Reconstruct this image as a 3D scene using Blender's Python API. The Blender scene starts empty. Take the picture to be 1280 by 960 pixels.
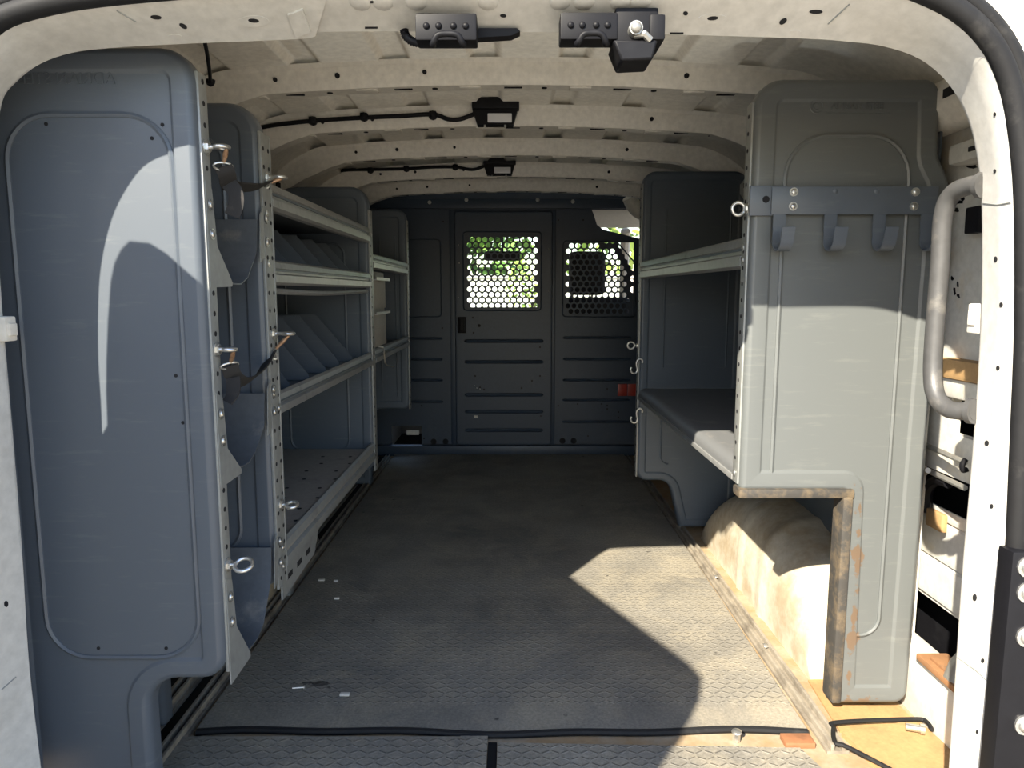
import bpy, bmesh, math, random
from mathutils import Vector, Matrix, Quaternion
from mathutils.bvhtree import BVHTree
from mathutils.geometry import tessellate_polygon

random.seed(7)
scene = bpy.context.scene
COL = scene.collection
PI = math.pi

# ------------------------------------------------------------------ camera
CAM_H, F, PITCH = 0.90, 900.0, math.radians(7.28)
cp, sp = math.cos(PITCH), math.sin(PITCH)
cam_d = bpy.data.cameras.new('camera')
cam_d.sensor_width = 36.0
cam_d.lens = F / 1280 * 36.0
cam_d.clip_start = 0.02
cam = bpy.data.objects.new('camera', cam_d)
COL.objects.link(cam)
cam.location = (0, 0, CAM_H)
cam.rotation_euler = (PI / 2 - PITCH, 0, 0)
scene.camera = cam


def ray(px, py):
    u, v = (px - 640) / F, (480 - py) / F
    return Vector((u, cp + v * sp, -sp + v * cp))


def at_y(px, py, y):
    d = ray(px, py)
    return Vector((0, 0, CAM_H)) + d * (y / d.y)


def at_x(px, py, x):
    d = ray(px, py)
    return Vector((0, 0, CAM_H)) + d * (x / d.x)


def at_z(px, py, z):
    d = ray(px, py)
    return Vector((0, 0, CAM_H)) + d * ((z - CAM_H) / d.z)


# ------------------------------------------------------------------ materials
class NT:
    def __init__(self, name):
        self.m = bpy.data.materials.new(name)
        self.m.use_nodes = True
        self.t = self.m.node_tree
        self.b = self.t.nodes['Principled BSDF']
        self._obj = None

    def node(self, typ, **kw):
        n = self.t.nodes.new(typ)
        for k, v in kw.items():
            setattr(n, k, v)
        return n

    def link(self, a, b):
        self.t.links.new(a, b)

    def obj(self):
        if self._obj is None:
            self._obj = self.node('ShaderNodeTexCoord').outputs['Object']
        return self._obj

    def math(self, op, a, b=None, c=None, clamp=False):
        n = self.node('ShaderNodeMath', operation=op)
        n.use_clamp = clamp
        for i, v in enumerate((a, b, c)):
            if v is None:
                continue
            if isinstance(v, (int, float)):
                n.inputs[i].default_value = v
            else:
                self.link(v, n.inputs[i])
        return n.outputs[0]

    def noise(self, scale, detail=4, rough=.6, vec=None, dist=0.0):
        n = self.node('ShaderNodeTexNoise')
        n.inputs['Scale'].default_value = scale
        n.inputs['Detail'].default_value = detail
        n.inputs['Roughness'].default_value = rough
        n.inputs['Distortion'].default_value = dist
        self.link(vec or self.obj(), n.inputs['Vector'])
        return n.outputs['Fac']

    def scaled(self, s):
        n = self.node('ShaderNodeMapping')
        n.inputs['Scale'].default_value = s
        self.link(self.obj(), n.inputs['Vector'])
        return n.outputs[0]

    def ramp(self, fac, stops):
        n = self.node('ShaderNodeValToRGB')
        e = n.color_ramp.elements
        while len(e) < len(stops):
            e.new(0.5)
        for el, (p, c) in zip(e, stops):
            el.position = p
            el.color = (c, c, c, 1) if isinstance(c, (int, float)) else (*c, 1)
        self.link(fac, n.inputs[0])
        return n.outputs[0]

    def mix(self, fac, a, b):
        n = self.node('ShaderNodeMix', data_type='RGBA')
        if isinstance(fac, (int, float)):
            n.inputs[0].default_value = fac
        else:
            self.link(fac, n.inputs[0])
        for i, v in ((6, a), (7, b)):
            if isinstance(v, tuple):
                n.inputs[i].default_value = (*v, 1)
            else:
                self.link(v, n.inputs[i])
        return n.outputs[2]

    def color(self, c):
        if isinstance(c, tuple):
            self.b.inputs['Base Color'].default_value = (*c, 1)
        else:
            self.link(c, self.b.inputs['Base Color'])

    def bump(self, h, strength=.3, dist=.002):
        n = self.node('ShaderNodeBump')
        n.inputs['Strength'].default_value = strength
        n.inputs['Distance'].default_value = dist
        self.link(h, n.inputs['Height'])
        self.link(n.outputs[0], self.b.inputs['Normal'])

    def set(self, rough=.5, metal=0.0, spec=.5):
        self.b.inputs['Roughness'].default_value = rough
        self.b.inputs['Metallic'].default_value = metal
        self.b.inputs['Specular IOR Level'].default_value = spec
        return self


def worn(name, base, worn_c, rough=.45, metal=0., lo=.58, hi=.72, scale=9, spec=.5, fine=60):
    n = NT(name).set(rough, metal, spec)
    big = n.ramp(n.noise(scale, 6, .65), [(lo, 0.0), (hi, 1.0)])
    sm = n.ramp(n.noise(fine, 3, .6), [(.3, .88), (.7, 1.06)])
    c = n.mix(big, base, worn_c)
    mul = n.node('ShaderNodeMix', data_type='RGBA', blend_type='MULTIPLY')
    mul.inputs[0].default_value = 1
    n.link(c, mul.inputs[6]); n.link(sm, mul.inputs[7])
    n.color(mul.outputs[2])
    return n


def streaked(name, base, scratch, rough=.42, metal=0.):
    """paint with faint scuffs drawn out along x"""
    n = NT(name).set(rough, metal)
    v = n.scaled((3.0, 3.0, 26.0))
    s = n.ramp(n.noise(3.0, 8, .7, v), [(.56, 0.0), (.74, 1.0)])
    b = n.ramp(n.noise(5, 4, .6), [(.35, 0.0), (.7, 1.0)])
    f = n.math('MULTIPLY', s, n.math('MULTIPLY_ADD', b, .6, .25))
    n.color(n.mix(f, base, scratch))
    return n


M = {}
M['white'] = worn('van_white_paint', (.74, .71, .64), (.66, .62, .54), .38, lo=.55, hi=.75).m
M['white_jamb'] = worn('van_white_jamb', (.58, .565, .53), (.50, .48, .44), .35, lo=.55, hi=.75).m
M['roof'] = worn('roof_paint', (.80, .765, .69), (.72, .68, .60), .42, lo=.5, hi=.8).m
M['dark_hole'] = NT('dark_hole').set(.9).m
M['dark_hole'].node_tree.nodes['Principled BSDF'].inputs['Base Color'].default_value = (.008, .008, .01, 1)
M['panel'] = streaked('grey_panel_paint', (.094, .110, .132), (.16, .175, .18), .36).m
M['panel_far'] = streaked('grey_panel_paint_far', (.086, .107, .133), (.145, .165, .18), .42).m
M['post'] = worn('post_grey', (.30, .31, .30), (.22, .22, .21), .42, .25).m
M['lip'] = worn('galvanised_lip', (.36, .365, .36), (.25, .25, .245), .36, .45, scale=14).m
M['tray'] = worn('tray_sheet', (.14, .155, .175), (.28, .275, .26), .40, .3, scale=12).m
M['shelf_top'] = worn('dusty_shelf', (.36, .335, .30), (.28, .265, .245), .65, scale=7).m
M['worktop'] = streaked('worktop_sheet', (.15, .155, .16), (.34, .32, .28), .45).m
M['partition'] = worn('partition_paint', (.031, .049, .078), (.046, .062, .088), .42, scale=6).m
M['black'] = worn('black_plastic', (.008, .008, .010), (.014, .014, .016), .5, spec=.18).m
M['rubber'] = worn('black_rubber', (.012, .012, .013), (.03, .029, .028), .65, scale=20, spec=.25).m
M['edge_rubber'] = worn('dusty_edge_rubber', (.045, .042, .038), (.14, .105, .065), .75, scale=26, lo=.45, hi=.65).m
M['webbing'] = worn('strap_webbing', (.018, .017, .017), (.045, .04, .036), .8, scale=60).m
M['steel'] = worn('bright_zinc', (.72, .72, .70), (.5, .49, .46), .3, .9, scale=40).m
M['old_steel'] = worn('dull_steel', (.40, .39, .36), (.26, .23, .19), .42, .7, scale=22).m
M['brass'] = worn('rusty_clip', (.42, .27, .17), (.25, .14, .08), .45, .7, scale=60).m
M['handle'] = worn('grey_grab_handle', (.075, .074, .073), (.15, .14, .125), .42, .1, scale=16).m
M['red'] = worn('red_reflector', (.42, .035, .02), (.30, .02, .015), .35).m
M['ply'] = worn('ochre_plywood', (.43, .265, .115), (.31, .19, .085), .8, scale=11, lo=.45, hi=.7, fine=120).m
M['dust'] = worn('dusty_steel_floor', (.33, .225, .12), (.36, .29, .20), .85, scale=9, lo=.42, hi=.6, fine=90).m
M['rail'] = worn('dusty_rail', (.34, .30, .24), (.18, .155, .125), .55, .25, scale=16, lo=.45, hi=.7).m
M['rust'] = worn('rusty_iron', (.30, .15, .065), (.16, .10, .06), .8, scale=18).m
M['arch'] = worn('wheel_arch_dusty_white', (.53, .495, .41), (.38, .31, .215), .6, scale=6, lo=.42, hi=.62).m
M['inner_white'] = worn('quarter_panel_white', (.62, .605, .56), (.6, .52, .38), .42, scale=8, lo=.55, hi=.75).m
M['wood'] = worn('brown_wood', (.30, .13, .06), (.2, .09, .045), .7).m
M['ground'] = worn('pale_concrete', (.36, .32, .26), (.30, .27, .22), .9, scale=2, lo=.4, hi=.7, fine=30).m
M['leaf'] = worn('leaf_green', (.10, .20, .04), (.20, .30, .06), .6, scale=3, lo=.4, hi=.6).m
M['leaf_light'] = worn('leaf_light', (.22, .32, .06), (.34, .42, .08), .6, scale=3, lo=.4, hi=.6).m
M['bark'] = worn('bark', (.14, .10, .07), (.08, .06, .04), .9).m
M['fabric'] = worn('seat_fabric', (.022, .022, .024), (.032, .032, .034), .9, scale=40).m
M['headliner'] = worn('headliner', (.45, .42, .36), (.38, .36, .31), .9).m
M['stucco'] = worn('pale_stucco', (.70, .66, .58), (.62, .58, .52), .9, scale=3).m

# panel with rust marks beside the cut-out
n = NT('grey_panel_rusty').set(.38)
v = n.scaled((3.0, 3.0, 26.0))
s = n.ramp(n.noise(3.0, 8, .7, v), [(.55, 0.0), (.75, 1.0)])
base = n.mix(n.math('MULTIPLY', s, .5), (.116, .125, .125), (.185, .19, .178))
sep = n.node('ShaderNodeSeparateXYZ'); n.link(n.obj(), sep.inputs[0])
xl = n.math('SUBTRACT', 1.0, n.math('DIVIDE', n.math('ABSOLUTE', n.math('SUBTRACT', sep.outputs[0], .068)), .05), clamp=True)
zl = n.math('LESS_THAN', sep.outputs[2], .505)
zb = n.math('SUBTRACT', 1.0, n.math('DIVIDE', n.math('SUBTRACT', sep.outputs[2], .015), .05), clamp=True)
nz = n.noise(16, 5, .6)
msk = n.ramp(n.math('ADD', nz, n.math('MULTIPLY', n.math('MAXIMUM', n.math('MULTIPLY', xl, zl), n.math('MULTIPLY', zb, .8)), .36)), [(.835, 0.0), (.865, 1.0)])
n.color(n.mix(msk, base, (.135, .095, .065)))
M['panel_rusty'] = n.m

# rubber mat with raised bars
def mat_material(name, plain_edge):
    n = NT(name).set(.62, 0, .4)
    sep = n.node('ShaderNodeSeparateXYZ'); n.link(n.obj(), sep.inputs[0])
    X, Y = sep.outputs[0], sep.outputs[1]
    c = .019
    fx, fy = n.math('DIVIDE', X, c), n.math('DIVIDE', Y, c)
    ix, iy = n.math('FLOOR', fx), n.math('FLOOR', fy)
    lx = n.math('SUBTRACT', n.math('SUBTRACT', fx, ix), .5)
    ly = n.math('SUBTRACT', n.math('SUBTRACT', fy, iy), .5)
    par = n.math('MULTIPLY_ADD', n.math('FLOORED_MODULO', n.math('ADD', ix, iy), 2.0), 2.0, -1.0)
    pl = n.math('MULTIPLY', par, ly)
    a = n.math('ABSOLUTE', n.math('ADD', n.math('MULTIPLY', lx, .55), pl))
    b = n.math('ABSOLUTE', n.math('SUBTRACT', lx, n.math('MULTIPLY', pl, .55)))
    bar = n.math('MULTIPLY', n.math('SUBTRACT', 1.0, n.math('DIVIDE', a, .17), clamp=True),
                 n.math('LESS_THAN', b, .50))
    if plain_edge is not None:
        bar = n.math('MULTIPLY', bar, n.math('GREATER_THAN', Y, plain_edge))
    wear = n.ramp(n.noise(2.2, 6, .62), [(.36, 0.0), (.66, 1.0)])
    dust = n.ramp(n.noise(5.5, 8, .7, dist=.6), [(.44, 0.0), (.70, 1.0)])
    fine = n.ramp(n.noise(150, 3, .7), [(.35, .75), (.7, 1.15)])
    barw = n.math('MULTIPLY', n.math('GREATER_THAN', bar, .18), n.ramp(n.noise(7, 4, .7), [(.42, .1), (.62, .8)]))
    col = n.mix(wear, (.182, .170, .148), (.30, .277, .232))
    col = n.mix(n.math('MULTIPLY', dust, .7), col, (.40, .35, .26))
    col = n.mix(n.math('MULTIPLY', barw, .55), col, (.10, .098, .094))
    sx = n.math('SUBTRACT', 1.0, n.math('DIVIDE', n.math('ABSOLUTE', n.math('ADD', X, .42)), .11), clamp=True)
    sy = n.math('SUBTRACT', 1.0, n.math('DIVIDE', n.math('ABSOLUTE', n.math('SUBTRACT', Y, 1.57)), .05), clamp=True)
    st = n.ramp(n.math('ADD', n.noise(22, 3, .5), n.math('MULTIPLY', n.math('MULTIPLY', sx, sy), .3)), [(.72, 0.0), (.76, 1.0)])
    col = n.mix(n.math('MULTIPLY', st, .8), col, (.03, .029, .028))
    mul = n.node('ShaderNodeMix', data_type='RGBA', blend_type='MULTIPLY')
    mul.inputs[0].default_value = 1
    n.link(col, mul.inputs[6]); n.link(fine, mul.inputs[7])
    n.color(mul.outputs[2])
    n.bump(bar, .55, .0025)
    return n.m


M['mat'] = mat_material('rubber_tread_mat', 1.475)
M['mat_sill'] = mat_material('rubber_tread_sill', None)

g = bpy.data.materials.new('cab_glass'); g.use_nodes = True
t = g.node_tree; t.nodes.clear()
o_ = t.nodes.new('ShaderNodeOutputMaterial'); tr = t.nodes.new('ShaderNodeBsdfTransparent'); gl = t.nodes.new('ShaderNodeBsdfGlossy')
fr = t.nodes.new('ShaderNodeFresnel'); mx = t.nodes.new('ShaderNodeMixShader')
tr.inputs[0].default_value = (.86, .93, .93, 1); gl.inputs['Roughness'].default_value = .02; fr.inputs[0].default_value = 1.3
t.links.new(fr.outputs[0], mx.inputs[0]); t.links.new(tr.outputs[0], mx.inputs[1]); t.links.new(gl.outputs[0], mx.inputs[2]); t.links.new(mx.outputs[0], o_.inputs[0])
M['glass'] = g
lens = NT('lamp_lens').set(.12, 0.0); lens.color((.75, .76, .78)); M['lens'] = lens.m


# ------------------------------------------------------------------ mesh helpers
def NB():
    return bmesh.new()


def box(bm, x0, x1, y0, y1, z0, z1, mi=0):
    v = [bm.verts.new(p) for p in ((x0, y0, z0), (x1, y0, z0), (x1, y1, z0), (x0, y1, z0), (x0, y0, z1), (x1, y0, z1), (x1, y1, z1), (x0, y1, z1))]
    for f in ((0, 3, 2, 1), (4, 5, 6, 7), (0, 1, 5, 4), (1, 2, 6, 5), (2, 3, 7, 6), (3, 0, 4, 7)):
        bm.faces.new([v[i] for i in f]).material_index = mi
    return v


def bbox(bm, x0, x1, y0, y1, z0, z1, b=.003, mi=0, seg=2):
    """bevelled box"""
    t_ = NB(); box(t_, x0, x1, y0, y1, z0, z1, mi)
    bmesh.ops.bevel(t_, geom=list(t_.edges), offset=b, segments=seg, profile=.6, affect='EDGES')
    for f in t_.faces: f.material_index = mi
    merge(bm, t_)


def merge(bm, other, mat=None):
    if mat is not None:
        bmesh.ops.transform(other, matrix=mat, verts=other.verts)
    mp = {v: bm.verts.new(v.co) for v in other.verts}
    for f in other.faces:
        try:
            nf = bm.faces.new([mp[v] for v in f.verts]); nf.material_index = f.material_index
        except ValueError:
            pass
    other.free()


def smooth_path(pts, n=6, closed=False):
    P = [Vector(p) for p in pts]; out = []
    N = len(P)
    rng = range(N if closed else N - 1)
    for i in rng:
        p0 = P[(i - 1) % N] if closed or i > 0 else P[i] * 2 - P[i + 1]
        p1, p2 = P[i], P[(i + 1) % N]
        p3 = P[(i + 2) % N] if closed or i + 2 < N else P[i + 1] * 2 - P[i]
        for k in range(n):
            s = k / n
            out.append(.5 * ((2 * p1) + (p2 - p0) * s + (2 * p0 - 5 * p1 + 4 * p2 - p3) * s * s + (3 * p1 - p0 - 3 * p2 + p3) * s ** 3))
    if not closed:
        out.append(P[-1].copy())
    return out


def tube(bm, pts, r, seg=8, closed=False, mi=0, caps=True, flat=None):
    """swept tube; flat=(w,h) gives a flat strap section"""
    P = [Vector(p) for p in pts]
    N = len(P)
    T = []
    for i in range(N):
        a = P[(i - 1) % N] if closed or i else P[i]
        b = P[(i + 1) % N] if closed or i < N - 1 else P[i]
        T.append((b - a).normalized())
    up = Vector((0, 0, 1)) if abs(T[0].z) < .9 else Vector((0, 1, 0))
    nrm = (up - T[0] * up.dot(T[0])).normalized()
    rings = []
    for i in range(N):
        if i:
            q = T[i - 1].rotation_difference(T[i]); nrm = (q @ nrm); nrm = (nrm - T[i] * nrm.dot(T[i])).normalized()
        bn = T[i].cross(nrm)
        rr = r[i] if isinstance(r, (list, tuple)) else r
        ring = []
        for k in range(seg):
            an = 2 * PI * k / seg
            ring.append(bm.verts.new(P[i] + nrm * math.cos(an) * rr + bn * math.sin(an) * rr))
        rings.append(ring)
    for i in range(N if closed else N - 1):
        A, B = rings[i], rings[(i + 1) % N]
        for k in range(seg):
            f = bm.faces.new((A[k], A[(k + 1) % seg], B[(k + 1) % seg], B[k])); f.material_index = mi
    if caps and not closed:
        bm.faces.new(rings[0][::-1]).material_index = mi
        bm.faces.new(rings[-1]).material_index = mi


def ribbon(bm, pts, wdirs, w, t, mi=0):
    """flat strap: centre points, width direction per point, width, thickness"""
    P = [Vector(p) for p in pts]; N = len(P); rings = []
    for i in range(N):
        T = (P[min(i + 1, N - 1)] - P[max(i - 1, 0)]).normalized()
        W = Vector(wdirs[i] if isinstance(wdirs, list) else wdirs).normalized()
        W = (W - T * W.dot(T)).normalized(); U = T.cross(W)
        rings.append([bm.verts.new(P[i] + W * sx * w / 2 + U * sy * t / 2) for sx, sy in ((-1, -1), (1, -1), (1, 1), (-1, 1))])
    for i in range(N - 1):
        for k in range(4):
            bm.faces.new((rings[i][k], rings[i][(k + 1) % 4], rings[i + 1][(k + 1) % 4], rings[i + 1][k])).material_index = mi
    bm.faces.new(rings[0][::-1]).material_index = mi; bm.faces.new(rings[-1]).material_index = mi


def cyl(bm, p0, p1, r0, r1=None, seg=12, mi=0):
    tube(bm, [p0, p1], [r0, r1 if r1 is not None else r0], seg, mi=mi)


def dome(bm, c, axis, r, h, seg=10, mi=0):
    a = Vector(axis).normalized(); c = Vector(c)
    pts = [c + a * h * s for s in (0, .45, .8, 1.0)]
    tube(bm, pts, [r, r * .92, r * .62, r * .12], seg, mi=mi)


def prism(bm, poly, ax, d0, d1, mi=0):
    """polygon in the plane across axis ax ('x': (y,z), 'y': (x,z), 'z': (x,y)) between d0 and d1"""
    def P(a, b, d):
        return {'x': (d, a, b), 'y': (a, d, b), 'z': (a, b, d)}[ax]
    A = [bm.verts.new(P(a, b, d0)) for a, b in poly]; B = [bm.verts.new(P(a, b, d1)) for a, b in poly]
    fs = [bm.faces.new(A), bm.faces.new(B[::-1])]
    n_ = len(poly)
    for i in range(n_):
        fs.append(bm.faces.new((A[i], A[(i + 1) % n_], B[(i + 1) % n_], B[i])))
    for f in fs: f.material_index = mi


def strip_sheet(bm, prof, ax, d0, d1, th, mi=0):
    """bent sheet: open profile (2d) thickened by th, extruded along ax"""
    n_ = len(prof); off = []
    for i in range(n_):
        a = Vector(prof[max(i - 1, 0)]); b = Vector(prof[min(i + 1, n_ - 1)])
        t_ = (b - a).normalized(); off.append((prof[i][0] - t_.y * th, prof[i][1] + t_.x * th))
    prism(bm, list(prof) + off[::-1], ax, d0, d1, mi)


def rounded(corners, inset=0.0, seg=6):
    """corners: (x, z, r). offsets inward by inset, rounds; counter-clockwise"""
    P = [Vector(c[:2]) for c in corners]; R = [c[2] if len(c) > 2 else 0 for c in corners]; N = len(P)
    area = sum(P[i].x * P[(i + 1) % N].y - P[(i + 1) % N].x * P[i].y for i in range(N))
    if area < 0:
        P.reverse(); R.reverse()
    Q = []; conv = []
    for i in range(N):
        d1 = (P[i] - P[i - 1]).normalized(); d2 = (P[(i + 1) % N] - P[i]).normalized()
        n1, n2 = Vector((-d1.y, d1.x)), Vector((-d2.y, d2.x))
        k = 1 + n1.dot(n2)
        Q.append(P[i] + (n1 + n2) * (inset / max(k, .2))); conv.append(d1.x * d2.y - d1.y * d2.x > 0)
    out = []
    for i in range(N):
        r = R[i] + (-inset if conv[i] else inset)
        r = max(r, .0015) if R[i] > 0 else 0
        if R[i] <= 0:
            for k in range(seg + 1):
                out.append(Q[i].copy())
            continue
        d1 = (Q[i - 1] - Q[i]).normalized(); d2 = (Q[(i + 1) % N] - Q[i]).normalized()
        ang = d1.angle(d2); tl = r / math.tan(ang / 2)
        a, b = Q[i] + d1 * tl, Q[i] + d2 * tl
        c = Q[i] + (d1 + d2).normalized() * (r / math.sin(ang / 2))
        va, vb = a - c, b - c
        tot = va.angle(vb); sgn = 1 if va.x * vb.y - va.y * vb.x > 0 else -1
        for k in range(seg + 1):
            th = sgn * tot * k / seg
            out.append(c + Vector((va.x * math.cos(th) - va.y * math.sin(th), va.x * math.sin(th) + va.y * math.cos(th))))
    return out


def fill(bm, ring, mi=0):
    for tri in tessellate_polygon([[v.co for v in ring]]):
        try:
            bm.faces.new([ring[k] for k in tri]).material_index = mi
        except ValueError:
            pass


def panel(bm, corners, y, thick=.034, flange=.034, seg=6, mi=0):
    """pressed sheet panel facing -y with a rolled edge, a raised border and a sunk field"""
    loops = [(.004, thick), (0, thick), (0, thick - .003), (0, .014), (.0015, .008), (.005, .003), (.011, 0), (.0125, 0), (flange - .0015, 0), (flange, .0003), (flange + .0035, .0048), (flange + .005, .005), (flange + .0065, .005)]
    rings = []
    for ins, d in loops:
        rings.append([bm.verts.new((p.x, y + d, p.y)) for p in rounded(corners, ins, seg)])
    n_ = len(rings[0])
    for A, B in zip(rings, rings[1:]):
        for k in range(n_):
            bm.faces.new((A[k], A[(k + 1) % n_], B[(k + 1) % n_], B[k])).material_index = mi
    for rg in (rings[-1], rings[0]):
        fill(bm, rg, mi)


def bead(bm, corners, y, r=.0045, seg=8, closed=True):
    pts = rounded(corners, 0, seg) if closed else corners
    pts = [(p[0], y, p[1]) for p in pts]
    tube(bm, pts, r, 6, closed)


def finish(bm, name, mats, parent=None, angle=38, bevel=None):
    bmesh.ops.remove_doubles(bm, verts=bm.verts, dist=1e-6)
    bmesh.ops.recalc_face_normals(bm, faces=bm.faces)
    me = bpy.data.meshes.new(name)
    bm.to_mesh(me); bm.free()
    for m in (mats if isinstance(mats, (list, tuple)) else [mats]):
        me.materials.append(M[m] if isinstance(m, str) else m)
    me.shade_smooth()
    me.set_sharp_from_angle(angle=math.radians(angle))
    o = bpy.data.objects.new(name, me)
    COL.objects.link(o)
    if parent is not None:
        o.parent = parent
        o.matrix_parent_inverse = Matrix.Translation(-Vector(parent.location)) if False else Matrix.Identity(4)
        # meshes are written in world coordinates: pull them back to the parent's frame
        me.transform(world_of(parent).inverted())
    if bevel:
        md = o.modifiers.new('edge_round', 'BEVEL'); md.width = bevel; md.segments = 2; md.limit_method = 'ANGLE'; md.angle_limit = math.radians(40)
    return o


def world_of(o):
    m = Matrix.Translation(o.location) @ o.rotation_euler.to_matrix().to_4x4()
    return world_of(o.parent) @ m if o.parent else m


def tag(o, label=None, cat=None, group=None, kind=None):
    if label: o['label'] = label
    if cat: o['category'] = cat
    if group: o['group'] = group
    if kind: o['kind'] = kind
    return o


def thing(name, loc, label, cat, group=None, rz=0):
    o = bpy.data.objects.new(name, None); COL.objects.link(o)
    o.empty_display_size = .05
    o.location = loc; o.rotation_euler = (0, 0, rz)
    return tag(o, label, cat, group)


def children(o):
    return [c for c in COL.objects if c.parent == o]


def copy_tree(o, parent=None):
    c = o.copy(); COL.objects.link(c)
    if parent is not None:
        c.parent = parent
    for ch in children(o):
        copy_tree(ch, c)
    return c


def plate(bm, x0, x1, z0, z1, holes, y, th, plane='y', mi=0):
    """flat plate with rectangular holes [(a0,a1,b0,b1)]; plane 'y' -> (x,z) at y; plane 'x' -> (y,z) at x"""
    xs = sorted({x0, x1, *[h[0] for h in holes], *[h[1] for h in holes]}); zs = sorted({z0, z1, *[h[2] for h in holes], *[h[3] for h in holes]})
    xs = [x for x in xs if x0 <= x <= x1]; zs = [z for z in zs if z0 <= z <= z1]
    solid = {}
    for i in range(len(xs) - 1):
        for j in range(len(zs) - 1):
            cx, cz = (xs[i] + xs[i + 1]) / 2, (zs[j] + zs[j + 1]) / 2
            solid[i, j] = not any(h[0] < cx < h[1] and h[2] < cz < h[3] for h in holes)
    vs = {}
    def V(i, j, k):
        if (i, j, k) not in vs:
            d = y + th * k
            vs[i, j, k] = bm.verts.new((xs[i], d, zs[j]) if plane == 'y' else (d, xs[i], zs[j]))
        return vs[i, j, k]
    for (i, j), s_ in solid.items():
        if not s_: continue
        q = ((i, j), (i + 1, j), (i + 1, j + 1), (i, j + 1))
        bm.faces.new([V(*p, 0) for p in q]).material_index = mi
        bm.faces.new([V(*p, 1) for p in q[::-1]]).material_index = mi
        for k, (di, dj) in enumerate(((0, -1), (1, 0), (0, 1), (-1, 0))):
            if not solid.get((i + di, j + dj), False):
                a, b = q[k], q[(k + 1) % 4]
                bm.faces.new((V(*a, 0), V(*a, 1), V(*b, 1), V(*b, 0))).material_index = mi


def text_mesh(body, size, ext):
    cu = bpy.data.curves.new('lettering', 'FONT'); cu.body = body; cu.size = size; cu.extrude = ext
    cu.align_x = 'CENTER'; cu.align_y = 'CENTER'; cu.resolution_u = 3
    to = bpy.data.objects.new('lettering_source', cu); COL.objects.link(to)
    bpy.context.view_layer.update()
    me = bpy.data.meshes.new_from_object(to.evaluated_get(bpy.context.evaluated_depsgraph_get()))
    b = NB(); b.from_mesh(me)
    bpy.data.objects.remove(to); bpy.data.curves.remove(cu); bpy.data.meshes.remove(me)
    return b


# =================================================================== SETTING
Y_BACK = 4.0
ROOF_Z = 1.455


def roof_z(x):
    a = abs(x)
    z = ROOF_Z - .062 * a * a
    if a > .66:
        z -= 1.9 * (a - .66) ** 2
    return z


# --- ground outside
b = NB(); box(b, -40, 40, -40, 60, -.70, -.62)
tag(finish(b, 'ground', 'ground'), kind='structure')

# --- cargo floor
b = NB(); box(b, -1.0, 1.0, .86, Y_BACK + .06, -.06, -.014)
fl = tag(finish(b, 'floor', 'dust'), kind='structure')
b = NB()  # bumper step below the opening
bbox(b, -1.0, 1.0, .72, .86, -.30, -.05, .015)
finish(b, 'rear_step', 'black', fl)

# --- roof skin with lengthwise flutes
b = NB()
xs = []
x = -1.0
cols = []
for i in range(401):
    x = -1.0 + i * .005
    f = ((x + 5.05) % .215) / .215
    d = 0
    if .0 <= f < .06: d = f / .06
    elif f < .30: d = 1
    elif f < .36: d = (.36 - f) / .06
    cols.append((x, roof_z(x) + (.016 * d if abs(x) < .74 else 0)))
A = [b.verts.new((x, 1.0, z)) for x, z in cols]; B = [b.verts.new((x, Y_BACK + .1, z)) for x, z in cols]
for i in range(400):
    b.faces.new((A[i], A[i + 1], B[i + 1], B[i]))
ceil = finish(b, 'ceiling', 'roof', angle=30)
tag(ceil, kind='structure')
md = ceil.modifiers.new('sheet', 'SOLIDIFY'); md.thickness = .003; md.offset = 1

RIBS = [1.815, 2.252, 2.72, 3.214, 3.66]
for ri, ry in enumerate(RIBS):
    b = NB()
    prof = [(-.012, .004), (-.004, -.006), (.0, -.050), (.004, -.056), (.052, -.056), (.058, -.050), (.066, .004)]
    rows = []
    N = 90
    for i in range(N + 1):
        x = -.86 + 1.72 * i / N
        w = 1.0
        if abs(x) > .60:   # the rib deepens into a foot at its end
            w = 1.0 + .5 * min(1, (abs(x) - .60) / .12)
        z0 = roof_z(x) - .002
        rows.append([b.verts.new((x, ry + dy, z0 + (dz * w if dz < 0 else dz))) for dy, dz in prof])
    for A, B in zip(rows, rows[1:]):
        for k in range(len(prof) - 1):
            b.faces.new((A[k], A[k + 1], B[k + 1], B[k]))
    for rw in (rows[0], rows[-1]):
        b.faces.new(rw)
    # punched holes in the web and slots along the lower flange
    random.seed(ri + 3)
    for k, hx in enumerate((-.57, -.42, -.21, .42)):
        if ri == 1 and abs(hx) < .25: continue
        zz = roof_z(hx) - .028
        cyl(b, (hx, ry - .0055, zz), (hx, ry + .002, zz), (.0062 if k % 2 else .0052), seg=10, mi=1)
    for k in range(15):
        hx = -.62 + k * .088 + random.uniform(-.01, .01)
        zz = roof_z(hx) - .0585
        if k % 3 == 1:
            box(b, hx - .022, hx + .022, ry + .020, ry + .030, zz - .001, zz + .003, mi=1)
        elif k % 3 == 2:
            cyl(b, (hx, ry + .027, zz - .001), (hx, ry + .027, zz + .003), .007, seg=10, mi=1)
        else:
            bbox(b, hx - .026, hx + .026, ry + .012, ry + .040, zz - .003, zz + .003, .002)
    finish(b, 'roof_rib', ['roof', 'dark_hole'], ceil, 30)

# side rails of the roof
for s in (-1, 1):
    b = NB()
    tube(b, [(s * .88, 1.03, 1.27), (s * .88, Y_BACK, 1.27)], .055, 10)
    for k in range(12):
        box(b, s * .83 - .004, s * .83 + .004, 1.15 + k * .24, 1.20 + k * .24, 1.268, 1.285, mi=1)
    finish(b, 'roof_side_rail', ['roof', 'dark_hole'], ceil)
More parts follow.
